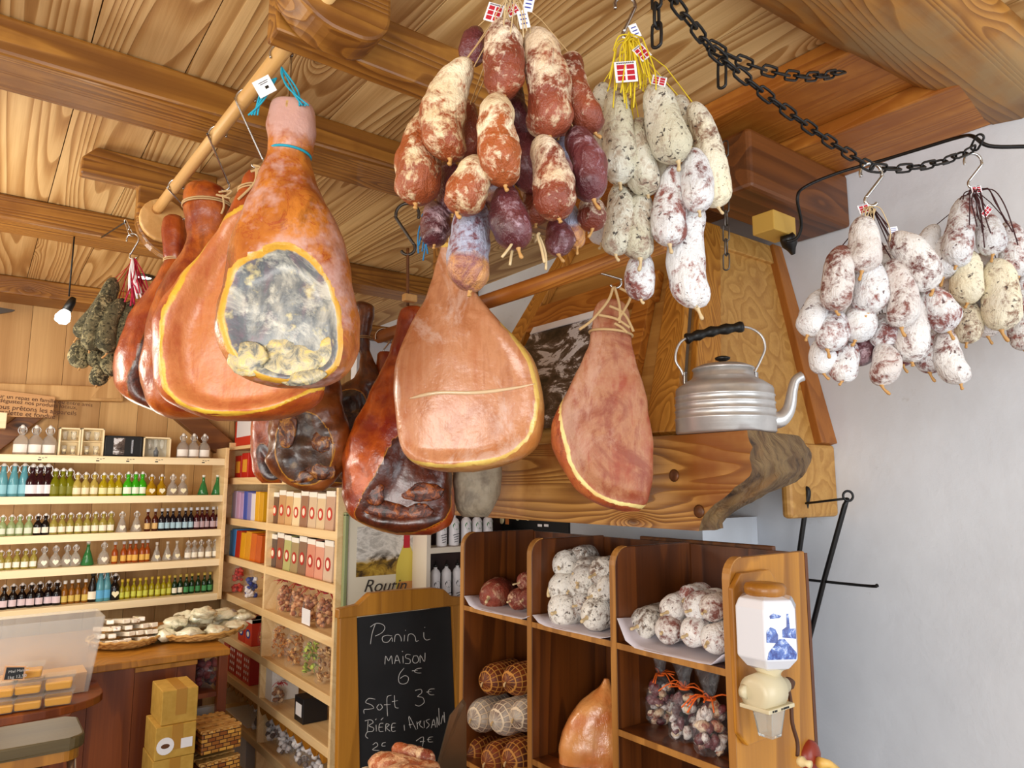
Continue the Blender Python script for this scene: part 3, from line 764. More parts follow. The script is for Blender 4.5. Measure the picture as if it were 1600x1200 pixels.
s_hook(R2b+UP*.025+(R2a-R2b)*.03, Q(605, 555, 2.47), 'steel S-hook on the far end of the darker rod', .003, .028, .014, 1)
# orange ham: black cross chain drops for the pink ham
def chain_links(A, B, n, r, L, w, mat, label, sag=0.0):
    A = Vector(A); B = Vector(B); ch = thing('chain', label, 'chain', A)
    m = 24; C = [A.lerp(B, i/m)-UP*(sag*4*(i/m)*(1-i/m)) for i in range(m+1)]
    seg = [0]
    for i in range(m): seg.append(seg[-1]+(C[i+1]-C[i]).length)
    def at_(s_):
        for i in range(m):
            if seg[i+1] >= s_: return C[i].lerp(C[i+1], (s_-seg[i])/max(1e-9, seg[i+1]-seg[i]))
        return C[m]
    pitch = seg[-1]/n
    for k in range(n):
        a, b = at_(k*pitch), at_((k+1)*pitch); t = (b-a).normalized(); c = (a+b)/2
        sd = t.cross(UP if abs(t.z) < .9 else RT).normalized(); up = t.cross(sd)
        s2 = sd if k % 2 else up
        s2 = (sd*.8+up*.6) if k % 2 else (sd*-.6+up*.8)
        h = pitch/2+r*1.6; ww = w/2
        pts = []
        for q in range(16):
            ang = 2*math.pi*q/16; x = math.cos(ang); y = math.sin(ang)
            pts.append(c+t*(math.copysign(h-ww, x)+ww*x if abs(x) > .01 else 0)+s2*(ww*y))
        finish('link', MB().tube(pts, r, 6, closed=True), mat, ch)
    return ch
D_ = 1.30
P1 = Q(1020, -40, .95); P2 = Q(1362, 262, 1.36); P3 = Q(1522, 232, 1.52)
chain_links(P1, Q(1112, 78, 1.10), 6, .0026, 1, .017, M['iron'], 'black chain from the top edge to the knotted join above the white sausages')
chain_links(Q(1112, 78, 1.10), P2, 15, .0026, 1, .017, M['iron'], 'long black chain running down to the near hook by the white wall', .012)
chain_links(P2, P3, 9, .0026, 1, .017, M['iron'], 'black chain between the two sausage hooks at the white wall', .018)
chain_links(P3, Q(1532, 213, 1.50), 1, .0026, 1, .017, M['iron'], 'single black link at the plug cable by the top of the white wall')
chain_links(Q(1108, 70, 1.10), Q(1316, 112, 1.40), 12, .0026, 1, .017, M['iron'], 'shorter black chain fixed to the wavy-edged log beam', .03)
chain_links(Q(1128, 92, 1.12), Q(1128, 134, 1.12), 1, .0026, 1, .014, M['iron'], 'loose black link hanging at the chain join')
chain_links(Q(1026, -20, .97), Q(1026, 70, .97), 3, .0026, 1, .015, M['iron'], 'short black chain end hanging at the top edge')
chain_links(Q(1133, 222, 1.32), Q(1135, 420, 1.32), 9, .0016, 1, .012, M['dksteel'], 'thin grey chain hanging right of the white sausage bunch')
# ================================================================ sausages
def saus_mat(name, base, base2, mould, mould2=None, thr=.5, speck=None, mscale=16, sthr=.62, rough=.5, coat=.15, fine=70, soft=.05, big=None, kg=0.0, endc=None):
    t = NT(name); co = t.vmath('ADD', t.coord(), t.orand())
    n1 = t.noise(co, mscale, 6, .72, .6); n2 = t.noise(co, fine, 4, .7, .4); n3 = t.noise(co, 8, 3, .5)
    r = t.n('ShaderNodeObjectInfo').outputs['Random']
    c = t.ramp(n3, [(.38, base), (.62, base2)])
    k = t.math('ADD', t.math('ADD', t.math('MULTIPLY', n1, .62), t.math('MULTIPLY', n2, .38)), t.math('MULTIPLY', t.math('SUBTRACT', r, .5), .07))
    ka = t.n('ShaderNodeAttribute', attribute_name='k').outputs['Fac']
    if kg: k = t.math('SUBTRACT', k, t.math('MULTIPLY', t.math('SUBTRACT', ka, .45), kg))
    mf = t.ramp(k, [(thr-soft, 0.0), (thr+soft, 1.0)])
    c = t.mix(mf, c, t.ramp(n3, [(.4, mould), (.6, mould2 or mould)]))
    if big:
        c = t.mix(t.ramp(t.noise(co, 5.5, 2, .4, .5), [(.54, 0.0), (.60, .85)]), c, big)
    if endc:
        c = t.mix(t.ramp(t.math('ADD', ka, t.math('MULTIPLY', t.math('SUBTRACT', n3, .5), .5)), [(.66, 0.0), (.74, .9)]), c, t.mix(t.ramp(n1, [(.4, 0.0), (.6, 1.0)]), endc, base2))
    if speck:
        s1 = t.noise(co, 95, 3, .6, .5)
        c = t.mix(t.ramp(s1, [(sthr, 0.0), (sthr+.05, .9)]), c, speck)
    wr = t.noise(t.vmath('MULTIPLY', co, (1, 1, .35)), 45, 4, .6, .8)
    t.bump(t.math('ADD', t.math('ADD', t.math('MULTIPLY', n1, .8), t.math('MULTIPLY', wr, .8)), t.math('MULTIPLY', n2, .4)), .9, .010)
    return t.out(c, rough, Coat_Weight=coat, Coat_Roughness=.3)
M['s_red'] = saus_mat('casing_red_dusted', '74301F', '9C4C2E', 'F0DEC4', 'D8BC98', .52, rough=.42, kg=.14)
M['s_orange'] = saus_mat('casing_orange_dusted', 'A85626', '904422', 'F4E4C2', 'DCC296', .50, rough=.42, kg=.15)
M['s_wine'] = saus_mat('casing_dark_wine', '4A1E26', '74363A', 'B89AA0', 'A88A98', .57, rough=.3, coat=.4)
M['s_blue'] = saus_mat('casing_blue_grey', '6A2E38', '8C4A44', 'AEB0C4', '9092A8', .47, rough=.4, endc='E2A050')
M['s_pepper'] = saus_mat('casing_white_peppered', 'C8B8A0', '8A6A5A', 'E6E3D4', 'CFC8AE', .44, '2A1E1C', 20, .60, .65, .05)
M['s_white'] = saus_mat('casing_floury_white', '9A5A50', '7A4440', 'F2F1F0', 'DEDEE0', .45, '4A2224', 20, .635, .7, 0, 80, .05)
M['s_cream'] = saus_mat('casing_cream_white', '9A7A60', '7A5444', 'F0E6C8', 'E4DCC8', .44, '3A2420', 20, .62, .7, 0)
M['s_pink'] = saus_mat('casing_pink_patchy', '6A3630', '8A5448', 'ECE9E6', 'DAD0CA', .455, '4A2626', 22, .66, .65, .05)
M['s_herb'] = saus_mat('casing_herb_crust', '4A4630', '6A6448', 'B8AC80', '948A64', .52, '2A2818', 40, .55, .9, 0, 120, .03)
M['s_shelf'] = saus_mat('casing_grey_white', '6A5A4C', '8A6A5A', 'ECE8E0', 'CFCBC6', .45, '3C322C', 24, .60, .7, 0)
M['s_shelfred'] = saus_mat('casing_red_brown', '6A2418', '94402A', 'CFA98A', 'B88A6A', .56, None, 24, .6, .5, .1)
M['fatend'] = plain('amber_casing_end', 'BE8E50', .5)
M['clear'] = plain('dried_casing', 'CDB488', .4)
def sausage(p0, p1, r, mat, label, grp=None, bend=.12, seed=0, hook=None, tip=True, tipm=None, stringm=None, taper=.75, lump=.10, name='dry_sausage', bdir=None, cleft=False, seg=30, na=24):
    p0 = Vector(p0); p1 = Vector(p1); L = (p1-p0).length; ax = (p1-p0).normalized()
    rnd = random.Random(seed*7+3)
    bd = bdir or (RT*rnd.uniform(-1, 1)+FW*rnd.uniform(-1, .3)).normalized()
    t = thing(name, label, 'sausage', p0, grp)
    side = ax.cross(FW).normalized() if abs(ax.dot(FW)) < .95 else ax.cross(UP).normalized(); oth = ax.cross(side)
    vs = []; n = na
    for i in range(seg):
        k = i/(seg-1); z = k
        # rounded profile
        e0 = min(1, z*L/(r*1.35)); e1 = min(1, (1-z)*L/(r*1.0))
        pr = math.sqrt(max(0, 1-(1-e0)**2))*math.sqrt(max(0, 1-(1-e1)**2))
        pr *= (taper+(1-taper)*min(1, z*1.7))
        pr = max(pr, .10)
        c = p0+ax*(L*z)+bd*((bend*(.4+1.6*(seed%5)/4))*L*(4*z*(1-z))*.5)
        for j in range(n):
            a = 2*math.pi*j/n; d = side*math.cos(a)+oth*math.sin(a)
            q = c+d*(r*pr)
            nn = noise.noise(q*(.55/r)+Vector((seed*1.7, 0, seed)))*lump*1.5+noise.noise(q*(1.6/r)+Vector((seed, 3, 0)))*lump*.8+noise.noise(Vector((q.x*3.2/r, q.y*3.2/r, q.z*1.6/r)))*lump*.35
            q = q+d*(r*pr*nn)
            if cleft and k > .8:
                g = abs(math.cos(a)); q = q-d*(r*.35*max(0, 1-g*3)*(k-.8)/.2)
            vs.append(q)
    fs = [(i*n+j, i*n+(j+1) % n, (i+1)*n+(j+1) % n, (i+1)*n+j) for i in range(seg-1) for j in range(n)]
    fs += [tuple(range(n))[::-1], tuple((seg-1)*n+j for j in range(n))]
    mb = MB(); mb.add(vs, fs, 0, None, True); finish('casing', mb, mat, t, attr={'k': [i/(seg-1) for i in range(seg) for j in range(n)]})
    if tip:
        mb = MB(); e = vs[(seg-1)*n:]; c = sum(e, Vector())/n
        tl = r*rnd.uniform(.2, .75); dr = (ax*.8+Vector((0, 0, -.3))+RT*rnd.uniform(-.8, .8)).normalized()
        mb.tube(catm([c-ax*r*.12, c+dr*tl*.4, c+dr*tl+RT*r*rnd.uniform(-.2, .2)], 3), [r*.2, r*.15, r*.1, r*.08, r*.1, r*.12, r*.07], 7); finish('tied_end', mb, tipm or M['fatend'], t)
    if hook is not None:
        h = Vector(hook); m_ = (h+p0)/2+Vector((rnd.uniform(-.01, .01), rnd.uniform(-.01, .01), rnd.uniform(-.005, .01)))
        mb = MB().tube([p0+ax*r*.15, p0, m_, h], .0011, 5); finish('string', mb, stringm or M['twine'], t)
    return t
def bunch(items, D, prefix, grp, hook, adj, stringm=None, **kw):
    """items (x0,y0,x1,y1,width,dD,matkey[,opts])"""
    info = []
    for it in items: info.append((it, (it[1]+it[3])/2))
    ys = sorted(i[1] for i in info); n = len(ys)
    t1, t2 = ys[n//3], ys[2*n//3]
    tiers = {0: [], 1: [], 2: []}
    for it, yc in info: tiers[0 if yc < t1 else 1 if yc < t2 else 2].append(it)
    nm = ('upper tier', 'middle tier', 'lower tier')
    for ti in tiers:
        L = sorted(tiers[ti], key=lambda q: (q[0]+q[2])/2)
        for i, it in enumerate(L):
            x0, y0, x1, y1, w, dd, mk = it[:7]; o = dict(it[7]) if len(it) > 7 else {}
            Dd = D+dd
            p0 = Q(x0, y0, Dd+.01); p1 = Q(x1, y1, Dd-.01); r = w/2/F*Dd*1.10
            sd = int(x0*13+y0*7) % 997
            a2 = dict(kw); a2.update(o)
            sausage(p0, p1, r, M[mk], f"{adj[mk]} sausage of {prefix}, {nm[ti]}, {nth(i, len(L))}", grp, seed=sd, hook=hook, stringm=stringm, **a2)
# --- central red bunch
HK1 = Q(797, -8, 1.10)
T = dict(tip=True)
c1 = [(740+42, 32, 787, 150, 62, -.08, 's_red', dict(taper=.9)), (834, 46, 857, 214, 66, -.06, 's_red'), (890, 84, 930, 208, 54, -.01, 's_red'),
 (730, 92, 702, 248, 66, -.07, 's_orange'), (775, 148, 790, 290, 60, -.10, 's_orange'), (668, 172, 648, 318, 66, -.03, 's_orange', dict(taper=.6)),
 (748, 246, 714, 332, 60, -.09, 's_orange', dict(cleft=True)), (790, 288, 810, 388, 56, -.07, 's_wine'), (845, 212, 873, 342, 60, -.08, 's_red', dict(cleft=True)),
 (896, 200, 928, 312, 54, -.05, 's_wine'), (676, 315, 679, 383, 46, .02, 's_wine'), (747, 312, 735, 455, 62, -.02, 's_blue', dict(cleft=True)),
 (918, 308, 926, 358, 44, .03, 's_red'), (868, 340, 872, 398, 48, .03, 's_wine'), (744, 44, 738, 98, 40, .04, 's_wine'),
 (812, 190, 835, 300, 50, .02, 's_wine'), (762, 240, 776, 350, 50, .03, 's_blue'), (702, 250, 706, 335, 44, .03, 's_wine'), (888, 320, 902, 386, 40, .05, 's_blue'), (800, 120, 812, 215, 50, .0, 's_wine'), (716, 150, 722, 250, 46, .03, 's_red'), (858, 120, 872, 215, 50, .04, 's_red'), (870, 210, 884, 300, 46, .05, 's_blue'), (824, 270, 838, 350, 48, .05, 's_red')]
adj = dict(s_red='red', s_orange='orange-tipped', s_wine='dark wine-red', s_blue='bluish-grey')
bunch(c1, 1.10, 'the big central bunch', 'sausages of the central red bunch', HK1, adj, lump=.15)
# --- white peppered bunch
HK2 = Q(983, 62, 1.28)
c2 = [(1021, 130, 1060, 252, 60, -.07, 's_pepper'), (960, 138, 968, 286, 50, -.04, 's_pepper'), (998, 186, 1012, 305, 50, -.02, 's_pepper'),
 (1082, 160, 1122, 324, 42, -.02, 's_cream'), (966, 288, 962, 398, 46, -.01, 's_pepper'), (1006, 300, 1000, 404, 54, -.01, 's_pepper'), (1058, 255, 1046, 382, 54, -.04, 's_white'),
 (1004, 392, 1002, 468, 44, .03, 's_white'), (1088, 318, 1088, 482, 56, .01, 's_white', dict(cleft=True)), (1082, 232, 1092, 330, 48, -.05, 's_white'), (1030, 210, 1032, 300, 46, .03, 's_cream'),
 (942, 130, 945, 240, 40, .05, 's_pepper'), (936, 320, 940, 380, 40, .06, 's_white'), (1060, 150, 1085, 240, 44, .04, 's_pepper'), (980, 250, 985, 350, 44, .05, 's_pepper')]
adj = dict(s_pepper='black-speckled', s_white='floury white', s_cream='creamy')
bunch(c2, 1.28, 'the white bunch right of centre', 'sausages of the white peppered bunch', HK2, adj, stringm=M['yellowstring'], lump=.08, tipm=M['clear'])
# --- right bunch on near hook
HK3 = Q(1362, 322, 1.38)
c3 = [(1349, 338, 1347, 424, 46, -.06, 's_pink'), (1392, 364, 1458, 452, 50, -.05, 's_pink'), (1444, 446, 1483, 518, 46, -.03, 's_white'), (1476, 512, 1502, 600, 42, -.01, 's_pink'),
 (1316, 384, 1306, 486, 44, -.05, 's_pink'), (1352, 400, 1357, 490, 52, -.04, 's_white'), (1393, 405, 1409, 512, 46, -.05, 's_pink'), (1428, 450, 1424, 566, 48, -.01, 's_pink'),
 (1290, 452, 1262, 524, 40, -.01, 's_white'), (1306, 484, 1292, 546, 46, -.02, 's_white'), (1344, 470, 1336, 532, 46, -.02, 's_white'), (1379, 490, 1381, 544, 42, .0, 's_white'),
 (1377, 535, 1377, 602, 42, -.01, 's_pink'), (1280, 530, 1287, 584, 40, .02, 's_white'), (1325, 530, 1316, 596, 40, .01, 's_white'), (1346, 524, 1341, 570, 36, .03, 's_wine'),
 (1454, 510, 1452, 582, 40, .03, 's_white'), (1411, 530, 1411, 570, 36, .03, 's_wine'), (1372, 380, 1376, 470, 44, .02, 's_pink'), (1334, 380, 1325, 450, 40, .02, 's_white')]
adj = dict(s_pink='pink-patched', s_white='floury white', s_wine='dark wine-red')
bunch(c3, 1.38, 'the near bunch by the white wall', 'sausages of the near wall bunch', HK3, adj, lump=.09, stringm=M['darkred'])
# --- far right bunch
HK4 = Q(1522, 295, 1.55)
c4 = [(1512, 306, 1494, 416, 40, -.05, 's_white'), (1537, 332, 1552, 398, 38, -.05, 's_white'), (1574, 346, 1592, 432, 42, -.04, 's_white'), (1516, 392, 1512, 474, 42, -.03, 's_cream'),
 (1556, 404, 1564, 516, 50, -.05, 's_cream'), (1474, 370, 1473, 434, 42, -.02, 's_white'), (1512, 468, 1511, 536, 36, -.01, 's_cream'), (1484, 426, 1490, 500, 36, .03, 's_pink'),
 (1603, 425, 1602, 548, 42, -.02, 's_white'), (1540, 470, 1543, 526, 36, .02, 's_pink'), (1462, 352, 1446, 402, 30, .0, 's_white'), (1535, 395, 1534, 480, 36, .02, 's_pink')]
adj = dict(s_pink='pink-patched', s_white='floury white', s_cream='creamy')
bunch(c4, 1.55, 'the far right bunch', 'sausages of the far right bunch', HK4, adj, lump=.08, stringm=M['darkred'])
# --- herb bunch
HK5 = Q(208, 405, 2.3)
c5 = [(180, 434, 121, 528, 27, -.04, 's_herb'), (170, 458, 139, 548, 27, -.06, 's_herb'), (192, 466, 167, 552, 28, -.06, 's_herb'), (205, 470, 190, 560, 27, -.03, 's_herb'),
 (131, 528, 125, 575, 28, -.01, 's_herb'), (153, 540, 149, 574, 22, .0, 's_herb'), (173, 545, 172, 588, 22, .0, 's_herb'), (157, 566, 151, 602, 25, -.01, 's_herb')]
bunch(c5, 2.3, 'the small bunch near the bulb', 'sausages of the herb bunch', HK5, dict(s_herb='grey-green herb-crusted'), lump=.08, stringm=M['red'])
# hooks
def bighook(p, top, label, r=.0032, R=.026, flip=1):
    s_hook(top, p, label, r, R, .012, flip)
bighook(HK1-UP*.0, HK1+UP*.13, 'steel hook at the top edge holding the big central bunch')
cord([HK1+UP*.125, Vector((HK1.x, HK1.y, 2.62)), Vector((HK1.x, HK1.y, ZC))], .003, 'wire dropping from the ceiling to the central bunch', M['dksteel'], 'wire', 'wire')
bighook(HK2, Q(976, -6, 1.28), 'steel hook holding the white peppered bunch', .0036, .02)
cord([Q(976, -3, 1.28), Vector((Q(976, -3, 1.28).x, Q(976, -3, 1.28).y, ZC))], .003, 'wire dropping from the ceiling to the white bunch hook', M['dksteel'], 'wire', 'wire')
bighook(HK3, Q(1360, 255, 1.38), 'steel hook on the black chain holding the near wall bunch', .0036, .022)
bighook(HK4, Q(1519, 240, 1.54), 'steel hook on the black chain holding the far right bunch', .003, .02)
bighook(HK5, Q(208, 365, 2.3), 'pale hook holding the herb-crusted bunch', .003, .02)
A = Q(196, 345, 2.3)
chain_links(A, Q(206, 368, 2.3), 2, .0022, 1, .014, M['steel'], 'two steel chain links above the herb-crusted bunch')
mb = MB()
jb = Q(196, 347, 2.3); cord([jb, Vector((jb.x, 3.25, 2.602))], .003, 'dark wire from the far bracket to the herb bunch chain', M['iron'], 'wire', 'wire')
# red mesh sleeve of herb bunch
mb = MB(); cA = Q(208, 404, 2.27); cB = Q(213, 468, 2.25)
t_ = thing('net_sleeve', 'crumpled red and white net sleeve over the herb-crusted bunch', 'net', cA)
random.seed(5)
for k in range(26):
    a = random.uniform(0, 6.28); w = random.uniform(.012, .036)
    e = cB+RT*w*math.cos(a)*1.2+FW*w*math.sin(a)-UP*random.uniform(-.05, .03)
    mb.tube(catm([cA+RT*.006*math.cos(a), (cA+e)/2+RT*random.uniform(-.012, .012), e], 3), random.uniform(.0012, .003), 5)
finish('red_strands', mb, plain('red_net', 'C02048', .6), t_)
mb = MB()
for k in range(9):
    a = random.uniform(0, 6.28); e = cB+RT*random.uniform(-.04, .03)-UP*random.uniform(-.04, .02)-FW*.01
    mb.tube(catm([cA-FW*.004, (cA+e)/2-FW*.012, e], 3), random.uniform(.002, .004), 5)
finish('pale_strands', mb, M['paper'], t_)
# strings and tags
def string_mess(c, n, spread, drop, mat, label, r=.0012, seed=0, up=.02):
    rn = random.Random(seed); mb = MB()
    for k in range(n):
        p = [c+UP*rn.uniform(0, up)]
        d = RT*rn.uniform(-1, 1)+FW*rn.uniform(-1, .2)
        for q in range(1, 5):
            p.append(c+d*spread*(q/4)**.7+RT*rn.uniform(-.006, .006)-UP*(drop*(q/4)**1.5*rn.uniform(.5, 1.1)-.02*math.sin(q)))
        mb.tube(catm(p, 3), r, 5)
    return tag(finish('string_tuft', mb, mat), label, 'string')
string_mess(Q(983, 72, 1.22), 26, .045, .11, M['yellowstring'], 'tuft of yellow strings on top of the white peppered bunch', .0014, 3, .03)
string_mess(Q(800, 12, 1.02), 12, .03, .05, M['clear'], 'pale strings knotted at the top of the central bunch', .0011, 6)
string_mess(Q(1362, 335, 1.33), 10, .03, .06, M['clear'], 'pale strings on top of the near wall bunch', .001, 7)
string_mess(Q(1522, 305, 1.49), 12, .05, .11, M['darkred'], 'dark red strings fanning over the far right bunch', .0013, 8)
string_mess(Q(835, 385, 1.05), 4, .05, .03, M['clear'], 'pale dried string ends curling under the central bunch', .0022, 12)
string_mess(Q(662, 350, 1.12), 5, .008, .045, plain('teal_string', '1A6A9A', .7), 'blue string ends hanging left of the central bunch', .0014, 2)
def savoy_tag(px, py, D, ang, label, w=.026, h=.032, blue=False):
    c = Q(px, py, D); u = (RT*math.cos(ang)+UP*math.sin(ang)); v = (UP*math.cos(ang)-RT*math.sin(ang))
    t = thing('paper_tag', label, 'tag', c)
    finish('card', MB().prism(card(c, u, v, w, h, None), FW*.0008), M['paper'], t)
    mb = MB()
    if not blue:
        for i in range(2):
            for j in range(3):
                mb.prism(card(c-FW*.0006+u*((i-.5)*w*.44)+v*((j-1)*h*.27-h*.04), u, v, w*.34, h*.21, None), FW*.0004)
        finish('red_checks', mb, M['red'], t)
        mb = MB()
        for i in range(9): mb.prism(card(c-FW*.0006+u*((i-4)*w*.09)+v*h*.42, u, v, w*.05, h*.07, None), FW*.0004)
        finish('printed_line', mb, M['black'], t)
    else:
        for j in range(3): mb.prism(card(c-FW*.0006+v*((j-1)*h*.25), u, v, w*.6, h*.07, None), FW*.0004)
        finish('print', mb, plain('blue_print', '2A3A9A', .6), t)
    return t
savoy_tag(772, 20, 1.03, -.3, 'red and white checked tag, left of the two at the top of the central bunch')
savoy_tag(800, 14, 1.02, .5, 'red and white checked tag, right of the two at the top of the central bunch', .02, .022)
savoy_tag(818, 30, 1.01, .2, 'blank folded white tag at the top of the central bunch', .016, .03, True)
savoy_tag(826, 6, 1.02, -.2, 'white tag with fine print at the top edge right of the checked ones', .016, .026, True)
savoy_tag(978, 112, 1.19, .08, 'large red and white checked tag under the yellow strings', .040, .040)
savoy_tag(1030, 126, 1.19, -.25, 'small red and white checked tag at the right shoulder of the white bunch', .026, .018)
savoy_tag(1003, 82, 1.2, .7, 'red checked tag partly hidden beside the yellow strings', .022, .03)
savoy_tag(992, 48, 1.24, .4, 'white tag with blue print above the yellow strings', .016, .028, True)
savoy_tag(1350, 326, 1.33, .3, 'red checked tag at the hook of the near wall bunch', .022, .018)
savoy_tag(1396, 360, 1.33, .2, 'small white tag with blue print on the near wall bunch', .018, .014, True)
savoy_tag(1526, 296, 1.47, .1, 'red checked tag at the hook of the far right bunch', .022, .016)
savoy_tag(1542, 330, 1.47, -.7, 'red checked tag lower on the far right bunch', .014, .03)
# ================================================================ kettle
def kettle():
    c = HZ(1134, 682, 1.7235); D = c.x*sy+c.y*cy; D = 1.76
    c = Q(1134, 681, D); c.z = 1.7235; s = D/F
    t = thing('kettle', 'ribbed aluminium kettle with black handle standing on the mantel', 'kettle', c)
    al = NT('brushed_aluminium'); co = al.coord(); n = al.noise(al.vmath('MULTIPLY', co, (4, 4, 120)), 1, 3)
    al.bump(n, .12, .002); alm = al.out(al.ramp(al.noise(co, 14, 4), [(.3, 'BEBCBA'), (.7, 'DEDCDA')]), .34, Metallic=.7)
    R = 76*s
    prof = [(R*.2, 0), (R*.97, 0), (R, .004)]
    zz = .004
    H = 72*s
    for i in range(6):
        z0 = .004+H*(.0 if i == 0 else .30+.14*(i-1)); 
    prof += [(R*1.0, H*.28), (R*1.015, H*.30), (R*1.015, H*.33), (R*.995, H*.345), (R*.995, H*.46), (R*1.01, H*.475), (R*1.01, H*.5), (R*.99, H*.515), (R*.99, H*.62), (R*1.005, H*.635), (R*1.005, H*.66), (R*.985, H*.675), (R*.985, H*.78), (R*1.0, H*.795), (R*1.0, H*.82), (R*.98, H*.835), (R*.98, H*.95), (R*.96, H*1.0), (R*.80, H*1.12), (R*.66, H*1.20), (R*.62, H*1.26), (R*.60, H*1.40)]
    finish('body', MB().lathe(prof, 48, c), alm, t)
    lid = [(R*.62, H*1.40), (R*.635, H*1.415), (R*.62, H*1.44), (R*.45, H*1.52), (R*.2, H*1.56), (R*.08, H*1.57)]
    lid_ = finish('lid', MB().lathe(lid, 40, c), alm, t)
    finish('lid_knob', MB().lathe([(R*.06, H*1.56), (R*.07, H*1.60), (R*.15, H*1.64), (R*.16, H*1.68), (R*.10, H*1.71), (.001, H*1.715)], 20, c), M['black'], lid_)
    # spout
    u = RT
    pts = [c+u*R*.93+UP*H*.30, c+u*R*1.15+UP*H*.33, c+u*R*1.33+UP*H*.55, c+u*R*1.42+UP*H*.95, c+u*R*1.50+UP*H*1.18, c+u*R*1.64+UP*H*1.27]
    rs = [.024, .020, .0155, .0125, .0115, .013]
    cc = catm(pts, 4); rr = [rs[min(5, int(i/4))]*(1-(i % 4)/4)+rs[min(5, int(i/4)+1)]*((i % 4)/4) for i in range(len(cc))]
    finish('spout', MB().tube(cc, rr, 16), alm, t)
    # handle wires
    pts = [c-u*R*.80+UP*H*1.15, c-u*R*.86+UP*H*1.38, c-u*R*.98+UP*H*1.62, c-u*R*.93+UP*H*1.92, c-u*R*.74+UP*H*2.12, c-u*R*.2+UP*H*2.27, c+u*R*.45+UP*H*2.38, c+u*R*.80+UP*H*2.22, c+u*R*.90+UP*H*1.92, c+u*R*.78+UP*H*1.6, c+u*R*.66+UP*H*1.35, c+u*R*.68+UP*H*1.15]
    finish('handle_wire', MB().tube(catm(pts, 5), .0032, 8), alm, t)
    g = catm([c-u*R*.75+UP*H*2.10, c-u*R*.2+UP*H*2.27, c+u*R*.45+UP*H*2.38], 9)
    finish('grip', MB().tube(g, [.0125+.0022*math.sin(i*1.6) if 0 < i < len(g)-1 else .013 for i in range(len(g))], 14), M['black'], t)
    for sg, hh in ((-.80, 1.1), (.68, 1.1)):
        p = c+u*R*sg+UP*H*hh; finish('handle_lug', MB().box((p.x-.006, p.y-.004, p.z-.008), (p.x+.006, p.y+.004, p.z+.03)), M['steel'], t, bevel=.002)
kettle()
# ================================================================ junction box, plug, cable
c = HX(1226, 352, 1.93); 
c = Q(1228, 352, 1.95)
jb = thing('junction_box', 'yellow wooden junction box under the dark joist end', 'box', c)
finish('housing', MB().box((c.x-.075, c.y-.01, c.z-.03), (c.x+.035, c.y+.06, c.z+.028)), plain('yellow_box', 'C9A24A', .5), jb, bevel=.003)
c2 = c+Vector((-.0, -.02, -.04))
finish('plug', MB().lathe([(.018, 0), (.022, .01), (.022, .03), (.012, .045), (.006, .06)], 16, c+Vector((.0, -.0, -.028)), 0, Matrix.Rotation(math.radians(150), 4, 'Y')), M['black'], jb)
pts = [(1228, 378), (1245, 372), (1252, 350), (1246, 310), (1258, 292), (1310, 270), (1380, 250), (1440, 232), (1500, 214), (1520, 213), (1545, 228), (1600, 229), (1650, 226)]
Ds = [1.93, 1.92, 1.90, 1.86, 1.86, 1.84, 1.78, 1.70, 1.62, 1.56, 1.54, 1.52, 1.50]
cord([Q(x, y, d) for (x, y), d in zip(pts, Ds)], .0045, 'black power cable along the top of the white wall', M['iron'], 'power_cable', 'cable')
# ================================================================ iron stand by the wall
st = thing('iron_rack', 'black iron fireside rack leaning on the white wall, right', 'rack', HX(1255, 1060, 2.05))
X_ = 2.02
def ip(x, y, X=X_): return HX(x, y, X)
finish('upright', MB().tube(catm([ip(1253, 768), ip(1260, 763), ip(1263, 772), ip(1258, 800), ip(1243, 905), ip(1240, 940)], 4), .0075, 10), M['iron'], st)
finish('upright', MB().tube([ip(1325, 778, X_-.03), ip(1320, 790, X_-.03), ip(1288, 905, X_-.03), ip(1240, 1095, X_-.03), ip(1215, 1200, X_-.03)], [.0045, .0075, .0075, .0075, .0075], 10), M['iron'], st)
finish('cross_bar', MB().tube([ip(1255, 787, X_-.01), ip(1322, 779, X_-.03)], .0035, 8), M['iron'], st)
finish('cross_bar', MB().tube(catm([ip(1243, 904, X_), ip(1290, 909, X_-.03), ip(1362, 916, X_-.1), ip(1370, 914, X_-.1)], 4), .004, 8), M['iron'], st)
cc = ip(1325, 775, X_-.03); finish('ring', MB().tube([cc+RT*.014*math.cos(a)+UP*.014*math.sin(a) for a in [6.283*i/20 for i in range(20)]], .0035, 8, closed=True), M['iron'], st)
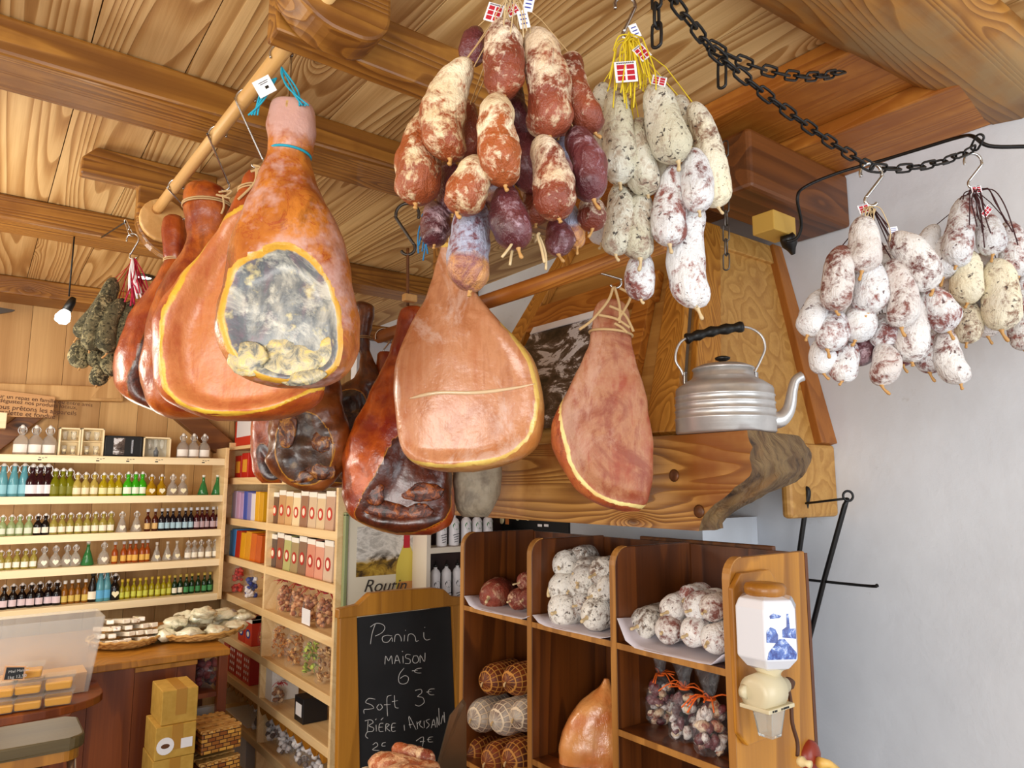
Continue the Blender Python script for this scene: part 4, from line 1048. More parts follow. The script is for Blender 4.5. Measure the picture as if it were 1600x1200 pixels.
# ================================================================ dark stained shelf unit
XS, XE = 1.34, 1.64
YN = 1.0
ys = []
for px in (727.5, 829, 955, 1127):
    a = (px-800)/F; fh = cp; X = sy*fh+cy*a; Y = cy*fh-sy*a; ys.append(XS*Y/X)
def zf(px, py): return HX(px, py, XS).z
un = thing('shelf_unit', 'dark stained four-panel shelf unit stacked with sausages, lower right', 'shelf', (1.49, 1.5, 0))
ztop = zf(1127, 872)
th = .018
YF, Y1, Y2, YN = ys
def panel(y, dy, mat):
    pl = [(XS, 0), (XS, ztop-.045)]+[(XS+.045-.045*math.cos(a), ztop-.045+.045*math.sin(a)) for a in [math.pi/2*i/6 for i in range(1, 7)]]+[(XE, ztop), (XE, 0)]
    return MB().prism([(x, y-th/2*0, z) for x, z in pl], (0, dy, 0))
for i, y in enumerate((YF, Y1, Y2, YN)):
    pn_ = finish('divider' if i else 'end_panel', panel(y, th, None), M['endpanel'] if i == 3 else M['dkshelf'], un, bevel=.003)
    ed = [(XS-.002, 0), (XS-.002, ztop-.045)]+[(XS+.043-.045*math.cos(a), ztop-.045+.047*math.sin(a)) for a in [math.pi/2*k/6 for k in range(1, 7)]]
    mb = MB(); ed2 = ed+[(x+.003, z-.002) for x, z in ed[::-1]]
    mb.prism([(x, y-.0005, z) for x, z in ed2], (0, th+.001, 0)); finish('worn_edge', mb, M['dkedge'], pn_)
finish('back_panel', MB().box((XE, YN, .02), (XE+.012, YF+th, ztop-.005)), M['dkshelf'], un)
SH = {}
def shelfb(b0, y0, y1, z, nm='shelf'):
    sb_ = finish('shelf_board', MB().box((XS+.004, y0+th, z-.014), (XE, y1, z)), M['dkshelf'], un, bevel=.002)
    finish('board_edge', MB().box((XS+.001, y0+th, z-.0145), (XS+.004, y1, z+.0005)), M['dkedge'], sb_)
z1a, z1b, z1c = zf(780, 953)-.002, zf(892, 985)-.002, zf(1040, 1030)-.002
z1 = (z1a+z1b+z1c)/3
z2c = zf(1040, 1168); z2a = zf(780, 1218); z2b = z2a
shelfb(0, Y1, YF, z1); shelfb(0, Y2, Y1, z1); shelfb(0, YN, Y2, z1)
shelfb(0, YN, Y2, z2c); shelfb(0, Y1, YF, z2a); shelfb(0, Y2, Y1, zf(890, 1215))
tag(finish('ledge_board', MB().box((1.66, 1.09, ztop-.1), (1.675, 1.55, HX(1150, 849, 1.66).z)), M['dkbeam'], bevel=.003), 'short dark board behind the shelf unit under the white plaster', 'board')
# butcher paper sheets
def sheet(y0, y1, z, label, lift=.05):
    mb = MB(); n = 10; m = 10; vs = []
    for i in range(n+1):
        for j in range(m+1):
            u = i/n; v = j/m; x = XS-.006+(XE-XS-.04)*u; y = y0+(y1-y0)*v
            e = max(0, (v-.86)/.14); e2 = max(0, (.12-v)/.12)
            vs.append((x, y-e*.006, z+.0012+lift*e**1.3*(1-u*.3)+lift*.5*e2**1.4-.012*max(0, .12-u)/.12*0+.0012*math.sin(u*9+v*7)))
    f = [(i*(m+1)+j, i*(m+1)+j+1, (i+1)*(m+1)+j+1, (i+1)*(m+1)+j) for i in range(n) for j in range(m)]
    mb.add(vs, f, 0, None, True); o = finish('butcher_paper', mb, plain('lilac_white_paper', 'D8D2DC', .7)); s_ = o.modifiers.new('s', 'SOLIDIFY'); s_.thickness = .0006; s_.offset = 1
    tag(o, label, 'paper')
sheet(Y1+.006, YF-.006, z1, 'white paper sheet under the red-brown sausages, left bay', .03)
sheet(Y2+th+.004, Y1-.006, z1, 'white paper sheet under the piled grey sausages, middle bay', .02)
sheet(YN+th+.004, Y2-.004, z1, 'white paper sheet curling up at the left of the right bay', .06)
# sausages on the shelves: (x0,y0,x1,y1 pixel ends of visible front, width, X depth)
def shs(items, mats, where, grp):
    L = sorted(items, key=lambda q: (round(q[1]/34), q[0]))
    rows = {}
    for it in items: rows.setdefault(it[5], []).append(it)
    for rk_, row in rows.items():
        row.sort(key=lambda q: q[0])
        for i, (cx, cy_, w, Xf, mk, rn, ang, ln) in enumerate(row):
            p = HX(cx, cy_, Xf); D = p.x*sy+p.y*cy; r = w/2/F*D
            d = Vector((math.cos(ang), math.sin(ang), 0))
            sausage(p+d*ln, p-d*r*.5, r, M[mk], f"{mats[mk]} sausage on the {where}, {rn}, {nth(i, len(row))}", grp, bend=.04, seed=int(cx*3+cy_), tip=True, tipm=M['clear'], taper=.95, lump=.10, bdir=Vector((0, 0, 1)))
B = 'bottom layer'; U = 'middle layer'; V = 'top layer'
shs([(768, 932, 46, 1.40, 's_shelfred', B, .5, .14), (803, 938, 32, 1.39, 's_shelfred', B, .1, .15), (752, 926, 30, 1.43, 's_shelfred', B, .9, .10), (822, 936, 30, 1.40, 's_shelfred', B, .1, .15), (816, 910, 26, 1.41, 's_shelfred', U, .1, .15)],
    dict(s_shelfred='wrinkled red-brown'), 'left bay shelf', 'sausages on the left bay shelf')
shs([(875, 955, 52, 1.385, 's_shelf', B, .3, .15), (925, 963, 52, 1.385, 's_shelf', B, .15, .15), (846, 950, 36, 1.42, 's_shelf', B, .5, .14), (907, 945, 40, 1.42, 's_shelf', B, .2, .16),
     (868, 920, 46, 1.40, 's_shelf', U, -.5, .10), (893, 922, 34, 1.42, 's_shelf', U, .2, .15), (930, 930, 36, 1.41, 's_shelf', U, .2, .15), (908, 910, 46, 1.42, 's_shelf', U, .25, .15), (944, 920, 36, 1.39, 's_shelf', U, .1, .15),
     (878, 885, 42, 1.42, 's_shelf', V, .3, .14), (908, 892, 36, 1.44, 's_shelf', V, .2, .15), (936, 896, 42, 1.41, 's_shelf', V, .15, .15), (903, 872, 34, 1.47, 's_shelf', V, .4, .12)],
    dict(s_shelf='grey-white mouldy'), 'middle bay shelf', 'piled sausages on the middle bay shelf')
shs([(1002, 977, 46, 1.40, 's_shelf', B, .25, .16), (1040, 986, 42, 1.395, 's_pink', B, .15, .17), (1080, 990, 46, 1.385, 's_white', B, .1, .17), (1112, 1002, 46, 1.375, 's_white', B, .1, .17),
     (1048, 955, 42, 1.42, 's_pink', U, .25, .16), (1085, 952, 44, 1.41, 's_white', U, .15, .16), (1108, 954, 40, 1.40, 's_pink', U, .1, .16), (1073, 935, 34, 1.46, 's_white', V, .2, .12)],
    dict(s_shelf='grey-white mouldy', s_pink='pink and white', s_white='floury white'), 'right bay shelf', 'sausages on the right bay shelf')
# netted roasts
def net_mat(name, meat, meat2, net):
    t = NT(name); uv = t.n('ShaderNodeUVMap').outputs[0]; se = t.n('ShaderNodeSeparateXYZ', {0: uv})
    co = t.vmath('ADD', t.coord(), t.orand()); n = t.noise(co, 30, 3)
    a = t.math('ADD', t.math('MULTIPLY', se.outputs[0], 16.0), t.math('MULTIPLY', n, .5)); b_ = t.math('ADD', t.math('MULTIPLY', se.outputs[1], 11.0), t.math('MULTIPLY', n, .6))
    f = None
    la = t.math('ABSOLUTE', t.math('SUBTRACT', t.math('FRACT', a), .5)); lb = t.math('ABSOLUTE', t.math('SUBTRACT', t.math('FRACT', b_), .5))
    mx = t.math('MAXIMUM', la, lb); f = t.ramp(mx, [(.36, 0.0), (.42, 1.0)])
    c = t.mix(f, t.ramp(t.noise(co, 18, 4), [(.35, meat), (.65, meat2)]), net)
    t.bump(f, -.8 if False else .8, .004)
    return t.out(c, .55)
M['n_brown'] = net_mat('smoked_meat_in_net', '4A1C08', '8A3E12', 'C8873A')
M['n_white'] = net_mat('white_sausage_in_net', '8A7468', 'D8D0C4', 'F0DCC0')
def roast(px, py, w, Xf, mk, label, ang=.1, ln=.2, grp=None):
    p = HX(px, py, Xf); D = p.x*sy+p.y*cy; r = w/2/F*D; d = Vector((math.cos(ang), math.sin(ang), 0))
    t = thing('netted_roast', label, 'meat', p, grp)
    mb = MB(); n = 16
    pts = [p-d*r*.9+d*(ln*i/n) for i in range(n+1)]
    rs = [r*max(.06, math.sqrt(max(0, 1-(1-min(1, i/n*ln/(r*1.1)))**2)))*(1 if i < n-3 else (n-i)/3*.8+.2) for i in range(n+1)]
    mb.tube(pts, rs, 28); finish('meat', mb, M[mk], t)
    mb = MB().tube(catm([p-d*r*.86, p-d*r*1.0-UP*.004, p-d*r*1.02-UP*.012], 3), .003, 6); finish('net_knot', mb, M['twine'], t)
g1 = 'smoked roasts in brown net'; g2 = 'white sausages in pale net'
roast(770, 1062, 46, 1.42, 'n_brown', 'smoked roast in brown net, left of the upper two in the left bay', .15, .18, g1)
roast(806, 1062, 46, 1.40, 'n_brown', 'smoked roast in brown net, right of the upper two in the left bay', .1, .2, g1)
roast(752, 1118, 48, 1.40, 'n_white', 'white netted sausage, left of the three in the left bay', .2, .19, g2)
roast(788, 1122, 50, 1.38, 'n_white', 'white netted sausage, middle of the three in the left bay', .1, .2, g2)
roast(818, 1118, 46, 1.40, 'n_white', 'white netted sausage, right of the three in the left bay', .1, .2, g2)
roast(742, 1172, 44, 1.40, 'n_brown', 'smoked roast in brown net, left of the lower three in the left bay', .3, .18, g1)
roast(775, 1186, 48, 1.38, 'n_brown', 'smoked roast in brown net, middle of the lower three in the left bay', .1, .2, g1)
roast(808, 1184, 50, 1.37, 'n_brown', 'smoked roast in brown net, right of the lower three in the left bay', .1, .2, g1)
# plastic wrapped ham
Dp = HX(915, 1140, 1.42); Dp = Dp.x*sy+Dp.y*cy
ham([(1060, 944, 952), (1072, 938, 956), (1085, 925, 964), (1100, 908, 974), (1125, 890, 986), (1155, 878, 995), (1185, 873, 996), (1205, 874, 992), (1222, 890, 980)],
    Dp+.05, ham_mat('ham_in_plastic', 'CC7030', 'E09A58', 'E8B060', 'D48A60', 'E0A078', coat=1.0, rough=.12, meat3='C87850'), 'large shiny vacuum-wrapped ham standing in the middle bay', seed=20, depth=.5, lump=.008)
# cellophane bags
def film(name='clear_film', alpha=.09, col='E8EEF4'):
    t = NT(name); n = t.noise(t.coord(), 22, 4, .7, 1.0); t.bump(n, 1.0, .02)
    m = t.out(col, .08); t.put(t.b.inputs['Alpha'], t.ramp(n, [(.45, alpha*.4), (.60, alpha*1.2), (.72, min(1, alpha*5))])); t.put(t.b.inputs['Specular IOR Level'], .9); return m
M['film'] = film()
def bag(c, w, h, fill, fillmat, label, name='cellophane_bag', cat='bag', grp=None, ribbon=None, n=26, br=.12, seed=0, dep=.8, shape=(1, 1, 1), fillname='contents', topm=None):
    """c: base centre, w width, h total height"""
    rn = random.Random(seed); t = thing(name, label, cat, c, grp)
    mb = MB(); fh_ = h*fill
    for k in range(n):
        z = rn.uniform(.08, .95)*fh_; rr = w/2*.78*math.sqrt(max(.1, 1-(z/fh_-.4)**2*1.2)); a = rn.uniform(0, 6.28); q = rr*math.sqrt(rn.uniform(.2, 1))
        M3 = Matrix.Rotation(rn.uniform(0, 3), 4, (rn.random(), rn.random(), rn.random()+.1))
        mb.blob(c+Vector((q*math.cos(a), q*math.sin(a)*dep, z)), w*br*rn.uniform(.8, 1.2), k+seed, .3, 8, rn.randrange(len(fillmat)), shape, M3)
    finish(fillname, mb, fillmat, t)
    prof = [(w*.40, 0), (w*.5, h*.06), (w*.53, fh_*.5), (w*.44, fh_*.9), (w*.22, fh_*1.1), (w*.12, fh_*1.17), (w*.2, fh_*1.17+(h-fh_*1.17)*.4), (w*.34, h*.97), (w*.36, h)]
    vs = []; N = 22
    for i, (r, z) in enumerate(prof):
        for k in range(N):
            a = 6.283*k/N; q = r*(1+.14*noise.noise(Vector((math.cos(a)*3, math.sin(a)*3, z*30+seed)))*(1 if i < 5 else 3))
            vs.append(c+Vector((q*math.cos(a), q*math.sin(a)*dep, z+(.02*h*math.sin(a*5) if i >= 7 else 0))))
    mb = MB(); mb.add(vs, [(i*N+k, i*N+(k+1) % N, (i+1)*N+(k+1) % N, (i+1)*N+k) for i in range(len(prof)-1) for k in range(N)], 0, None, True)
    finish('wrapper', mb, topm or M['film'], t)
    if ribbon:
        mb = MB(); cz = c+Vector((0, 0, fh_*1.17))
        mb.tube([cz+Vector((w*.13*math.cos(a), w*.13*math.sin(a), 0)) for a in [6.283*i/12 for i in range(12)]], w*.03, 5, closed=True)
        for k in range(9):
            a = rn.uniform(0, 6.28); L = w*rn.uniform(.4, .75)
            mb.tube(catm([cz, cz+Vector((L*.5*math.cos(a), L*.5*math.sin(a), L*.15)), cz+Vector((L*math.cos(a), L*math.sin(a), -L*rn.uniform(-.2, .45)))], 3), w*.022, 4)
        finish('ribbon', mb, ribbon, t)
    return t
orib = plain('orange_raffia', 'E2641A', .6)
mini = [M['s_pink'], M['s_red'], M['s_wine']]
for i, (px, pyb, w, xx) in enumerate(((1034, 1148, 62, 1.47), (1072, 1166, 64, 1.42), (1112, 1172, 60, 1.40))):
    c = HX(px, pyb, xx); c.z = z2c+.001
    bag(c, .084+.005*i, .19, .52, mini, f'cellophane bag of mini sausages tied with orange raffia, {nth(i, 3)}', grp='bags of mini sausages', ribbon=orib, n=44, br=.12, seed=40+i, shape=(1, 1, 1.4))
# ================================================================ wall coffee grinder on the end panel
yg = YN-.0
gr = thing('coffee_grinder', 'wall coffee grinder with blue and white porcelain jar on the shelf end', 'grinder', (1.47, YN, .98))
def G(px, py, y=YN): return HY(px, py, y)
b0 = G(1140, 893); b1 = G(1215, 1165)
x0, x1 = G(1140, 1000).x, G(1212, 1000).x
zt_, zb_ = G(1170, 892).z, G(1170, 1160).z
ch_ = .03
pl = [(x0, zb_+ch_), (x0, zt_-ch_), (x0+ch_, zt_), (x1-ch_, zt_), (x1, zt_-ch_), (x1, zb_+ch_), (x1-ch_, zb_), (x0+ch_, zb_)]
finish('backboard', MB().prism([(x, YN-.014, z) for x, z in pl], (0, .014, 0)), M['endpanel'], gr, bevel=.004)
jc = G(1200, 1040, YN-.065); s = (jc.x*sy+jc.y*cy)/F
yc = YN-.07; xc = HY(1198, 980, yc).x
def zz(py): return HY(1198, py, yc).z
R = 50*s*.96
o8 = Matrix.Rotation(math.radians(22.5-0), 4, 'Z')
por = NT('white_porcelain'); M['porc'] = por.out('E2E4EC', .12, Coat_Weight=.6)
jar = finish('jar', MB().lathe([(R*.5, zz(1043)), (R*.72, zz(1038)), (R*1.0, zz(1022)), (R*1.0, zz(945)), (R*.88, zz(932)), (R*.6, zz(928))], 6, (xc, yc, 0)), M['porc'], gr, bevel=.003)
finish('lid', MB().lathe([(R*.55, zz(930)), (R*.62, zz(926)), (R*.64, zz(917)), (R*.58, zz(911)), (R*.3, zz(909))], 32, (xc, yc, 0)), M['endpanel'], gr)
# painted blue scene on the right facing facets
blue = NT('delft_blue_painting'); co = blue.coord(); n = blue.noise(co, 60, 5, .7, .5)
zc_ = blue.n('ShaderNodeSeparateXYZ', {0: blue.coord(True)}).outputs[2]
bm_ = blue.out(blue.ramp(n, [(.42, '10287E'), (.54, '4A6CB8'), (.64, 'C4D0E8')]), .15)
import cmath
def facet_pt(k, u, z, out=.0006):
    a0 = 2*math.pi*(k+.5)/6; a1 = 2*math.pi*(k+1.5)/6
    p = Vector((math.cos(a0), math.sin(a0), 0)).lerp(Vector((math.cos(a1), math.sin(a1), 0)), u)
    return Vector((xc, yc, z))+p*(R+out)
camdir = math.atan2(-yc, -xc)
kf = None; best = None
for k in range(6):
    am = 2*math.pi*(k+1)/6; n_ = Vector((math.cos(am), math.sin(am), 0)); v_ = Vector((-xc, -yc, 0)).normalized(); rt = n_.dot(RT)
    if n_.dot(v_) > .35 and (best is None or rt > best): best = rt; kf = k
for nm_, poly in (('painted_river', [(.05, .02), (.95, .02), (.98, .14), (.62, .42), (.45, .42), (.1, .16)]), ('painted_tree', [(.05, .36), (.4, .34), (.42, .5), (.34, .62), (.2, .66), (.06, .58)]), ('painted_tower', [(.55, .45), (.98, .42), (.98, .62), (.8, .62), (.78, .92), (.72, .92), (.70, .66), (.56, .6)]), ('painted_cloud', [(.2, .82), (.5, .84), (.55, .88), (.3, .93), (.18, .88)])):
    zl, zh = zz(1022), zz(945)
    mb = MB(); mb.prism([facet_pt(kf, u, zl+(zh-zl)*v) for u, v in poly], Vector((0, 0, 0))+Vector((math.cos(2*math.pi*(kf+1)/6), math.sin(2*math.pi*(kf+1)/6), 0))*.0006)
    finish(nm_, mb, bm_, jar)
cream = plain('cream_enamel', 'CFC2A0', .35)
finish('funnel', MB().lathe([(R*.33, zz(1060)), (R*.36, zz(1050)), (R*.52, zz(1040)), (R*.5, zz(1036))], 24, (xc, yc, 0)), cream, gr)
Mx = Matrix.Rotation(math.pi/2, 4, 'Y')
finish('grinder_body', MB().lathe([(R*.3, -R*.75), (R*.52, -R*.7), (R*.55, -R*.2), (R*.55, R*.25), (R*.4, R*.4), (R*.26, R*.5), (R*.24, R*.9)], 24, (xc-R*.1, yc, zz(1078)), 0, Mx), cream, gr)
finish('mount_ear', MB().lathe([(R*.2, -.006), (R*.2, .006)], 18, (xc-R*.85, yc+.02, zz(1078)), 0, Matrix.Rotation(math.pi/2, 4, 'X')), cream, gr)
finish('cup_holder', MB().box((xc-R*.85, yc-.035, zz(1105)), (xc+R*.5, yc+.035, zz(1098))), cream, gr, bevel=.002)
gl = NT('clear_glass'); M['glass'] = gl.out('F4F8F6', .04, Transmission_Weight=.85, IOR=1.3)
finish('glass_cup', MB().lathe([(R*.34, zz(1152)), (R*.5, zz(1106)), (R*.46, zz(1106)), (R*.31, zz(1148))], 4, (xc-R*.1, yc, 0)), M['glass'], gr, bevel=.002)
mb = MB()
for k, dx in enumerate((-.55, -.45, -.38, -.1, .0, .08, .16, .24)): mb.prism(card(Vector((xc-R*.1+dx*R, yc-.0356, zz(1101.5))), Vector((1, 0, 0)), UP, R*.07, .004, None), (0, .0003, 0))
finish('cup_lettering', mb, M['black'], gr)
rust = plain('rusty_iron', '5A3A28', .6, .4)
hx = xc+R*.85
finish('crank_nut', MB().lathe([(R*.14, 0), (R*.2, R*.08), (R*.2, R*.3), (R*.1, R*.5)], 10, (hx-R*.1, yc, zz(1078)), 0, Mx), rust, gr)
cp0 = Vector((hx+R*.1, yc, zz(1078))); 
k_ = [HY(1240, y, yc) for y in (1090, 1120, 1150, 1178)]
finish('crank', MB().tube(catm([cp0, HY(1236, 1100, yc), HY(1238, 1130, yc), HY(1246, 1160, yc), HY(1246, 1182, yc)], 4), .0042, 8), rust, gr)
finish('crank_knob', MB().lathe([(.006, 0), (.010, .004), (.011, .012), (.006, .02), (.008, .03)], 16, HY(1246, 1188, yc-.01), 0, Matrix.Rotation(math.pi/2, 4, 'X')), plain('pale_knob', 'E8CF98', .4), gr)
# reddish wooden item bottom right
c = HY(1266, 1205, .99)
hh = thing('wooden_ladle', 'dark red wooden ladle with pale handle hanging below the crank, bottom edge', 'ladle', c)
finish('bowl', MB().blob(c+UP*.03, .035, 3, .1, 16, 0, (1, .6, 1.1)), plain('dark_red_wood', '8A2C14', .35), hh)
finish('handle', MB().tube([c+Vector((-.01, -.03, .03)), c+Vector((.02, -.035, .022)), c+Vector((.045, -.04, .0))], [.012, .009, .012], 12), plain('yellow_wood', 'E6B860', .4), hh)
# ================================================================ bottle rack on the back wall
YR = 4.50
cmap = {}
def gmat(key, col, trans=.55, rough=.08):
    if key not in cmap:
        t = NT('bottle_'+key); cmap[key] = t.out(col, rough, Transmission_Weight=trans, IOR=1.25, Coat_Weight=.5)
    return cmap[key]
def pm(key, col, rough=.6):
    if key not in cmap: cmap[key] = plain(key, col, rough)
    return cmap[key]
Zs = [HY(345, y, YR).z for y in (717.5, 774.5, 827.5, 873.5, 927)]
xr_ = HY(347, 800, YR).x; xl_ = -3.3
rack = thing('bottle_rack', 'long pale pine wall rack of five shelves full of small bottles', 'shelf', (-1.2, 4.6, .9))
for z in Zs:
    finish('shelf_board', MB().box((xl_, YR+.012, z-.022), (xr_, YB-.002, z)), M['pineX'], rack, bevel=.002)
    finish('front_strip', MB().box((xl_, YR-.004, z-.036), (xr_, YR+.012, z+.004)), M['pineX'], rack, bevel=.002)
finish('side_board', MB().box((xr_, YR-.01, .93), (xr_+.022, YB-.002, Zs[0]+.07)), M['pine'], rack, bevel=.003)
# small price strips printed on the top strip
mb = MB()
for px in (62, 153, 200, 245, 318):
    p = HY(px, 716, YR-.0045)
    for k in range(3): mb.prism(card(Vector((p.x+.014*k, YR-.0045, Zs[0]-.010-.002*(k % 2))), Vector((1, 0, 0)), UP, .010, .003, None), (0, -.0003, 0))
    mb.prism(card(Vector((p.x, YR-.0045, Zs[0]-.022)), Vector((1, 0, 0)), UP, .016, .006, None), (0, -.0003, 0))
finish('shelf_print', mb, M['black'], rack)
lids = plain('porcelain_stopper', 'F2EEEA', .3)
ORD = ('first', 'second', 'third', 'fourth', 'fifth')
shape = {
 'flask': [(.20, 0), (.225, .02), (.225, .44), (.17, .56), (.08, .66), (.075, .82), (.09, .84), (.09, .88)],
 'swing': [(.155, 0), (.175, .02), (.175, .46), (.14, .56), (.07, .66), (.065, .82), (.08, .84), (.08, .88)],
 'round': [(.15, 0), (.235, .05), (.245, .22), (.19, .46), (.08, .60), (.07, .80), (.085, .84), (.085, .88)],
 'mini': [(.12, 0), (.135, .02), (.135, .52), (.11, .60), (.055, .68), (.05, .84), (.065, .86), (.065, .92)],
 'tall': [(.13, 0), (.15, .02), (.13, .50), (.08, .72), (.055, .86), (.065, .88), (.065, .92)],
 'cone': [(.24, 0), (.26, .04), (.15, .45), (.075, .66), (.06, .85), (.075, .87), (.075, .92)],
}
protos = {}
def bottle(kind, liquid, liqcol, labcol, h, x, y, z, label, grp, cap='swing', lab='rect'):
    key = (kind, liquid, labcol, cap, lab)
    if key not in protos:
        t = thing('bottle', label, 'bottle', (0, 0, 0), grp)
        prof = shape[kind]; n = 14
        if kind == 'star':
            pass
        finish('glass_body', MB().lathe([(r, zz_) for r, zz_ in prof], n), gmat(liquid, liqcol, .35 if liquid not in ('clear',) else .8), t)
        if labcol:
            r0 = max(r for r, _ in prof[1:4]); 
            mb = MB(); z0, z1 = .10, .36; rr = r0*1.03
            if lab == 'heart':
                pts = [(0, .10), (.12, .24), (.11, .32), (.04, .34), (0, .30), (-.04, .34), (-.11, .32), (-.12, .24)]
                mb.prism([(a, -rr*1.02, b_) for a, b_ in pts], (0, .03, 0))
            else:
                m = 8; vs = []
                for i in range(m+1):
                    a = math.radians(-90-55+110*i/m-15); vs += [(rr*math.cos(a), rr*math.sin(a), z0), (rr*math.cos(a), rr*math.sin(a), z1)]
                mb.add(vs, [(2*i, 2*i+2, 2*i+3, 2*i+1) for i in range(m)], 0, None, True)
            finish('label', mb, pm('label_'+labcol, labcol), t)
        if cap == 'swing':
            finish('stopper', MB().lathe([(.05, .88), (.065, .90), (.065, .95), (.03, 1.0)], 12), lids, t)
            mb = MB(); mb.tube([(.12*math.cos(a), -.02, .82+.14*math.sin(a)) for a in [6.283*i/16 for i in range(16)]], .014, 5, closed=True)
            finish('wire_bail', mb, M['steel'], t)
        else:
            finish('cap', MB().lathe([(.06, .86), (.075, .87), (.075, 1.0), (.06, 1.0)], 12), pm('cap_'+cap, cap), t)
        protos[key] = t
        r = t
    else:
        r = clone(protos[key], (0, 0, 0), label, grp)
    r.location = (x, y, z); r.scale = (h, h, h); r['label'] = label
    if grp: r['group'] = grp
    return r
def row(si, items, kind, liquid, col, labcol, hpx, what, cap='swing', lab='rect', dy=.10, dz=0):
    ybase = {0: 717.5, 1: 774.5, 2: 829, 3: 877, 4: 934}[si]
    n = len(items)
    for i, px in enumerate(items):
        p = HY(px, ybase-20, YR+dy); D = p.x*sy+p.y*cy
        h = hpx/F*D*1.05
        where = ('top shelf', 'second shelf', 'middle shelf', 'fourth shelf', 'bottom shelf')[si]
        bottle(kind, liquid, col, labcol, h, p.x, YR+dy+.006*((i*7) % 3), Zs[si]+.0005, f"{what}, {where}, {nth(i, n)}", f"{what}s on the {where}", cap, lab)
row(0, [33, 55, 77], 'flask', 'clear', 'F4F4F0', 'F6F2EC', 46, 'large clear swing-top bottle')
row(0, [286, 303, 320], 'flask', 'clear', 'F4F4F0', 'F6F2EC', 38, 'smaller clear swing-top bottle')
row(1, [4, 21, 37], 'tall', 'aqua', '6AB4C4', '8AC4D4', 50, 'tall pale blue bottle')
row(1, [50, 62, 74], 'swing', 'plum', '3A141C', 'EDE8F0', 49, 'dark plum bottle with white label')
row(1, [86, 98, 109], 'swing', 'olive', '8A8A12', '7A7A18', 42, 'olive liqueur bottle')
row(1, [121, 134, 148], 'swing', 'palegold', 'D8C060', 'F0E6C4', 36, 'pale bottle with cream label')
row(1, [162, 174, 186], 'swing', 'yellowgold', 'C8B018', 'E6E2A8', 35, 'yellow bottle with pale label')
row(1, [200, 212, 223], 'swing', 'limegreen', '46C81E', 'F2FAE6', 36, 'lime green bottle')
row(1, [237, 253], 'round', 'amber', 'C89A18', 'F4ECC8', 32, 'golden round bottle with heart label', lab='heart')
row(1, [270, 286], 'round', 'clear', 'F4F4F0', 'F4ECC8', 32, 'clear round bottle with heart label', lab='heart')
row(1, [318, 340], 'cone', 'treegreen', '3A8A4A', None, 30, 'green tree-shaped bottle', cap='F0EEE8')
row(2, [5, 19, 32, 46], 'swing', 'palegreen', 'A8BC84', 'D8E0CC', 31, 'pale green swing-top bottle')
row(2, [60, 72], 'swing', 'inkdark', '140A10', 'F0EADA', 31, 'black swing-top bottle with cream label')
row(2, [85, 98, 111, 124, 137, 150, 162, 174], 'swing', 'straw', 'B8A850', 'F2EAD4', 31, 'straw-coloured bottle with square cream label')
row(2, [191, 214], 'cone', 'clear', 'F4F4F0', 'F4ECD8', 30, 'clear star-footed bottle', lab='heart')
row(2, [231, 243], 'mini', 'redbrown', '5A1E10', 'D8B070', 32, 'red-brown miniature bottle', cap='C8C8CC')
row(2, [253, 262, 271, 280, 290, 299], 'mini', 'darkblue', '1A1420', 'A8C8D8', 32, 'dark miniature bottle with blue-grey label', cap='C8C8CC')
row(2, [308, 316, 324, 333, 341], 'mini', 'darkred', '4A0E18', 'B8A0A8', 32, 'dark red miniature bottle with pinkish label', cap='C8C8CC')
row(3, [3, 15, 28, 41, 54], 'swing', 'straw', 'B8A850', 'F2EEE0', 29, 'straw-coloured squat bottle with white label')
row(3, [70, 88, 106, 119], 'round', 'clear', 'F4F4F0', 'F6F0DC', 31, 'clear round bottle with heart label', lab='heart')
row(3, [138], 'cone', 'treegreen', '3A8A4A', None, 34, 'green tree-shaped bottle', cap='F0EEE8')
row(3, [163], 'round', 'clear', 'F4F4F0', 'F4ECD8', 32, 'clear star-shaped bottle', lab='heart')
row(3, [180, 194, 204, 212, 223, 231], 'mini', 'rust', 'B8561A', 'E0B050', 31, 'amber miniature bottle', cap='D0D0D4')
row(3, [245, 262, 277], 'cone', 'clear', 'F4F4F0', 'F4ECC8', 27, 'clear conical bottle with heart label', lab='heart', cap='E8E4DC')
row(3, [294, 304, 315, 326, 337], 'swing', 'clear', 'F4F4F0', 'F2ECDC', 27, 'small clear swing-top bottle')
row(4, [8, 22, 36, 50, 63, 77, 90], 'swing', 'inkred', '12060A', 'D8C4CC', 35, 'nearly black swing-top bottle with pinkish label')
row(4, [102, 113, 123, 134], 'mini', 'honey', 'A0641A', 'D0B45A', 33, 'honey-coloured small bottle', cap='F2F0EC')
row(4, [145], 'tall', 'dark', '1E120A', 'F0E8D4', 42, 'dark tall bottle with cream label', cap='222222')
row(4, [157, 167], 'tall', 'aqua', '6AB4C4', '58A8D8', 44, 'tall clear bottle with blue label')
row(4, [180], 'swing', 'inkdark', '140A10', 'F4ECC8', 38, 'black swing-top bottle with heart label', lab='heart')
row(4, [191, 200, 210, 219, 228, 238, 247, 256, 265], 'mini', 'chartreuse', 'B8A81A', 'C8CC50', 28, 'yellow-green miniature bottle', cap='D8B840')
row(4, [273, 282], 'mini', 'forest', '123A1A', 'F0EEDC', 28, 'dark green miniature bottle with white label', cap='C8B050')
row(4, [291, 300, 310, 319, 328, 337], 'mini', 'forest', '123A1A', '3E8A50', 28, 'dark green miniature bottle with green label', cap='C8B050')
